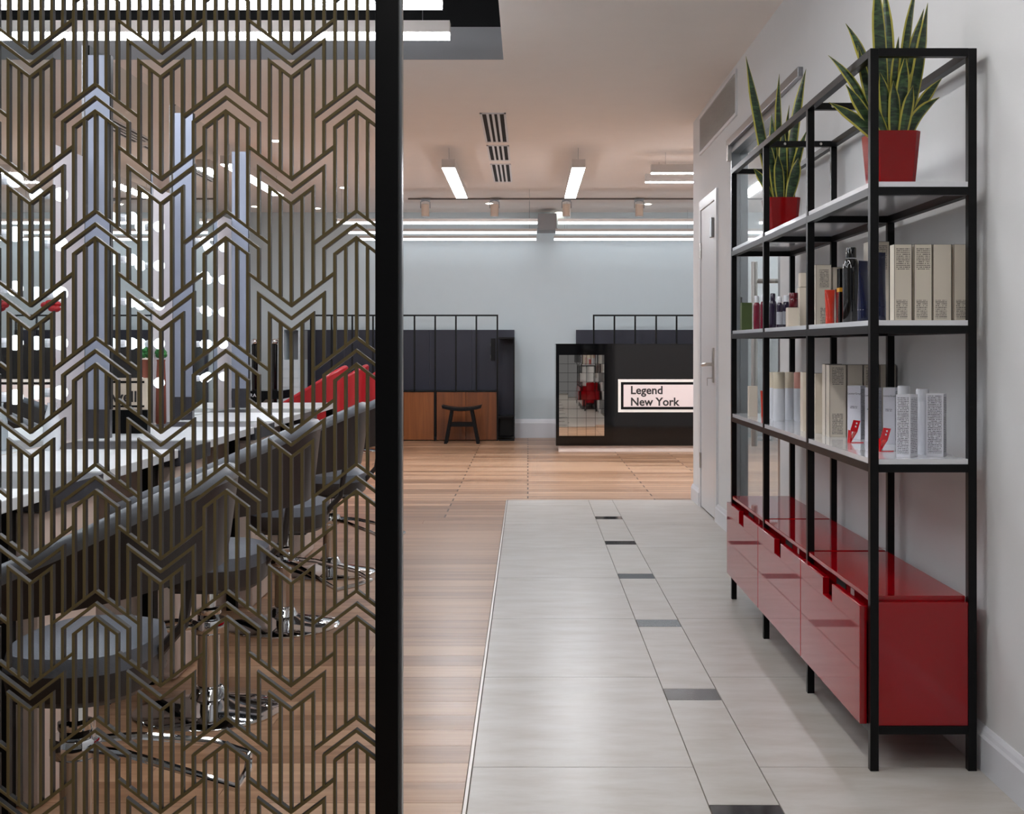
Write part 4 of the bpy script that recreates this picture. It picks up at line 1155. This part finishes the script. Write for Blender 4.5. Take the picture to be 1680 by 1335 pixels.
def make_chair(name, label, group, shell, roll, seatm, xf=-0.22, xb=0.345, hw=0.275, z_front=0.675, z_back=0.885, zb_front=0.60, zb_back=0.66, foot_ang=0.0, zs=0.0):
    t = thing(name, label, 'chair', (0, 0, 0), group)
    # base disc, column
    MB().lathe([(0.228, 0), (0.230, 0.006), (0.222, 0.012), (0.12, 0.028), (0.06, 0.045), (0.045, 0.075), (0.038, 0.08)], 36).build('base', 'chrome', t, smooth=True, o=Vector())
    MB().lathe([(0.034, 0.075), (0.034, 0.30), (0.038, 0.305), (0.038, 0.32), (0.022, 0.325), (0.022, 0.385)], 20).build('column', 'chrome', t, smooth=True, o=Vector())
    MB().box(-0.09, 0.11, -0.1, 0.1, 0.385, 0.400).build('seat_plate', 'black_paint', t, o=Vector())
    # footrest loop
    ca, sa = math.cos(foot_ang), math.sin(foot_ang)
    def R(x, y, z): return (x*ca - y*sa, x*sa + y*ca, z)
    fr = MB().tube([R(0.02, -0.03, 0.27), R(0.12, -0.06, 0.265), R(0.28, -0.11, 0.23), R(0.36, -0.11, 0.20), R(0.37, 0.0, 0.20), R(0.36, 0.11, 0.20), R(0.28, 0.11, 0.23), R(0.12, 0.06, 0.265), R(0.02, 0.03, 0.27)], 0.009, 8)
    fr.build('footrest', 'chrome', t, smooth=True, o=Vector())
    MB().lathe([(0.05, 0.245), (0.054, 0.25), (0.054, 0.285), (0.05, 0.29)], 18).build('footrest_collar', 'chrome', t, smooth=True, o=Vector())
    MB().tube([(0.03, 0.05, 0.38), (0.10, 0.20, 0.38), (0.12, 0.25, 0.39)], 0.008, 8).build('pump_lever', 'chrome', t, smooth=True, o=Vector())
    # seat cushion
    sm = MB(); n = 28
    def ring(rx, ry, z, p=2.7):
        s = len(sm.v)
        for j in range(n):
            q = 2*math.pi*j/n
            c_, s_ = math.cos(q), math.sin(q)
            f_ = (abs(c_)**p + abs(s_)**p)**(-1/p)
            sm.v.append(Vector((0.03 + rx*c_*f_, ry*s_*f_, z)))
        return s
    rs = [ring(0.13, 0.18, 0.40), ring(0.147, 0.20, 0.415), ring(0.154, 0.21, 0.47), ring(0.146, 0.20, 0.505), ring(0.112, 0.155, 0.518)]
    for q, (a, b) in enumerate(zip(rs[:-1], rs[1:])):
        for j in range(n):
            j2 = (j+1) % n
            sm.face([a+j, a+j2, b+j2, b+j], 0 if q < 2 else 1)
    sm.face([rs[0]+j for j in range(n)][::-1], 0); sm.face([rs[-1]+j for j in range(n)], 1)
    sm.build('seat', [shell, seatm], t, smooth=True, o=Vector())
    # wrap-round back and arms
    pts = arc_path(xf, xb, hw)
    m = MB(); th = 0.045; rl = MB(); rpts = []
    N = len(pts)
    for i, (x, y) in enumerate(pts):
        a = pts[max(0, i-1)]; b = pts[min(N-1, i+1)]
        tx, ty = b[0]-a[0], b[1]-a[1]; l = math.hypot(tx, ty); nx, ny = ty/l, -tx/l      # outward
        f_ = (x-xf)/(xb-xf)
        zt = z_front + (z_back-z_front)*f_; zb = zb_front + (zb_back-zb_front)*f_
        fl = 0.03
        for (off, z, k) in ((0, zb, -1), (0, zb+0.3*(zt-zb), -0.6), (0, zt, 0), (-th, zt, 0), (-th*1.1, zb+0.3*(zt-zb), -0.6), (-th, zb, -1)):
            o_ = off + fl*k
            m.v.append(Vector((x+nx*o_, y+ny*o_, z)))
        rpts.append((x - nx*th/2, y - ny*th/2, zt))
    for i in range(N-1):
        for j in range(6):
            j2 = (j+1) % 6
            m.face([i*6+j, (i+1)*6+j, (i+1)*6+j2, i*6+j2])
    m.face([0,1,2,3,4,5]); m.face([(N-1)*6+j for j in range(5,-1,-1)])
    m.build('back_shell', shell, t, smooth=True, o=Vector())
    rl.tube([Vector(p) for p in rpts], 0.0245, 10).build('top_roll', roll, t, smooth=True, o=Vector())
    MB().tube([(0.165, 0, 0.45), (xb-0.11, 0, 0.53), (xb-0.082, 0, zb_back+0.05)], 0.012, 8).build('back_bracket', 'leather_brown', t, o=Vector())
    return t
seats = [(-0.99, 2.67, 0.1), (-1.0, 3.82, math.pi), (-1.0, 4.98, -0.5), (-1.0, 6.15, -0.3)]
ctx = ['brown leather styling chair beside the screen, footrest turned to the aisle', 'brown leather styling chair with footrest under the worktop, second from the screen', 'brown leather styling chair, third from the screen', 'brown leather styling chair nearest the red chairs']
for (x, y, fa), lb in zip(seats, ctx):
    c_ = make_chair('styling_chair', lb, 'brown styling chairs', 'leather_brown', 'leather_roll', 'leather_grey', foot_ang=fa, z_front=0.61 if y < 3 else 0.65, z_back=0.858 if y < 3 else 0.888, zb_front=0.56 if y < 3 else 0.59)
    c_.location = (x, y, 0)
# red wash chairs
rtx = ['red wing-armed wash chair farthest from the back wall', 'red wing-armed wash chair between the two other red chairs', 'red wing-armed wash chair closest to the back wall panels']
for (x, y), lb in zip(((-2.12, 11.9), (-2.01, 12.62), (-1.84, 13.34)), ((rtx))):
    c_ = make_chair('wash_chair', lb, 'red wash chairs', 'leather_red', 'leather_red', 'leather_red', xf=-0.36, xb=0.36, hw=0.27, z_front=0.50, z_back=0.93, zb_front=0.38, zb_back=0.42, foot_ang=math.pi)
    c_.location = (x, y, 0)

# small things on the worktops
def vase_flower(x, y):
    t = thing('flower_vase', 'red flower on a long stem in a slim white vase by the mirror', 'flower vase', (x, y, ZT))
    MB().lathe([(0.022, 0), (0.03, 0.02), (0.028, 0.1), (0.014, 0.15), (0.016, 0.16)], 18, (x, y, ZT)).build('vase', 'plastic_white', t, smooth=True)
    MB().tube([(x, y, ZT+0.1), (x+0.01, y, ZT+0.3), (x, y, ZT+0.46)], 0.0025, 6).build('stem', 'flower_red', t)
    rn = random.Random(5)
    for i in range(12):
        a = i*2.4; e = rn.uniform(0.1, 0.9)
        MB().ball((x+0.026*math.cos(a)*e, y+0.026*math.sin(a)*e, ZT+0.485+0.012*rn.uniform(-1, 1)), 0.016, 8, 6, (1, 1, 0.7)).build('petal', 'flower_red', t, smooth=True)
vase_flower(-1.60, 4.10)
x, y = -1.655, 5.50
t = thing('tall_pot', 'slender terracotta pot with a green leafy top by the mirrors', 'vase', (x, y, ZT))
MB().lathe([(0.020, 0), (0.024, 0.01), (0.022, 0.18), (0.018, 0.28), (0.020, 0.29)], 18, (x, y, ZT)).build('pot_body', 'terracotta', t, smooth=True)
for i in range(7):
    a = i*0.9
    MB().ball((x+0.012*math.cos(a), y+0.012*math.sin(a), ZT+0.31+0.012*(i % 3)), 0.017, 8, 6, (1, 1, 0.8)).build('leaf', 'leaf_green', t, smooth=True)
# "well" card in a black frame
x, y = at(183, 0, 4.9).x, 4.9
x1 = at(241, 0, 4.9).x; z0, z1 = EYE-(672-VY)/FPX*y, EYE-(620-VY)/FPX*y
t = thing('counter_sign', 'cream card in a black frame reading well, standing on a worktop', 'sign', ((x+x1)/2, y, ZT))
MB().box(x, x1, y, y+0.012, z0, z1).build('sign_back', 'card_cream', t)
for za_ in (z0+0.010, z1-0.020):
    MB().box(x+0.004, x1-0.010, y-0.002, y, za_, za_+0.008).build('frame_line', 'black_paint', t)
MB().box(x-0.005, x1+0.005, y-0.01, y+0.03, ZT, z0).build('sign_foot', 'black_paint', t)
text_mesh('well', 0.062, 'ink', t, 'lettering', (x+0.002, y-0.0015, z0+0.032), (math.pi/2, 0, 0), bold=0.02, depth=0.0006)

# brand display at the end of the row
y = 7.9
xa, xb = at(372, 0, y).x, at(461, 0, y).x
za, zb = EYE-(655-VY)/FPX*y, EYE-(641-VY)/FPX*y
t = thing('display_stand', 'black product stand with white lettering on beige base past the worktops', 'display stand', ((xa+xb)/2, y+0.15, 0))
MB().box(xa, xb, y, y+0.3, za, zb).build('header_tray', 'black_gloss', t)
MB().prism([(xa+0.06, y+0.01, za), (xb-0.10, y+0.01, za), ((xa+xb)/2, y+0.01, za-0.07)], (0, 0.28, 0)).build('tray_bracket', 'black_paint', t)
MB().box(xa+0.02, xb-0.02, y+0.02, y+0.28, 0, za-0.07).build('stand_base', 'pedestal_beige', t)
text_mesh('KYDRA', 0.031, 'plastic_white', t, 'lettering', (at(393, 0, y).x, y-0.001, EYE-(651-VY)/FPX*y), (math.pi/2, 0, 0), depth=0.0005, space=1.1)

# wash area: pale cabinet, two black hose columns
y = 14.3
xa, xb = at(463, 0, y).x, at(492, 0, y).x
t = thing('drawer_cabinet', 'pale tall cabinet with open niche and drawers by the back wall', 'cabinet', ((xa+xb)/2, y+0.25, 0))
zc = EYE-(590-VY)/FPX*y
MB().box(xa, xb, y, y+0.5, 0, zc).build('cabinet_body', 'cabinet_pale', t)
for k in range(3):
    dz = (zc-0.66)/3
    dr = MB().box(xa+0.006, xb-0.006, y-0.016, y, 0.66+dz*k+0.004, 0.66+dz*(k+1)-0.004).build('drawer', 'cabinet_pale', t)
    MB().ball(((xa+xb)/2, y-0.024, 0.66+dz*(k+0.6)), 0.01, 8, 6).build('knob', 'chrome', dr, o=ORI[t.name])
MB().box(xa, xb, y+0.3, y+0.5, zc, zc+0.35).build('niche_back', 'recess_grey', t)
MB().box(xa, xa+0.02, y, y+0.3, zc, zc+0.35).box(xb-0.02, xb, y, y+0.3, zc, zc+0.35).box(xa, xb, y, y+0.3, zc+0.35, zc+0.37).build('niche_frame', 'cabinet_pale', t)
for px, lb in ((418, 'slim black column with a chrome head beside the product stand'), (450, 'slim black column with a chrome head beside the pale cabinet')):
    y = 13.6; x = at(px, 0, y).x
    t = thing('dryer_stand', lb, 'dryer stand', (x, y, 0), 'black columns in the wash area')
    MB().lathe([(0.10, 0), (0.10, 0.02), (0.03, 0.04)], 20, (x, y, 0)).build('base', 'black_paint', t, smooth=True)
    MB().tube([(x, y, 0.03), (x, y, 1.16)], [0.03, 0.036], 12).build('column', 'black_gloss', t, smooth=True)
    MB().ball((x, y, 1.19), 0.042, 12, 8, (1, 1, 0.9)).build('head', 'chrome', t, smooth=True)
    MB().tube([(x, y, 1.19), (x+0.05, y-0.05, 1.22), (x+0.07, y-0.07, 1.2)], 0.012, 8).build('spout', 'chrome', t, smooth=True)
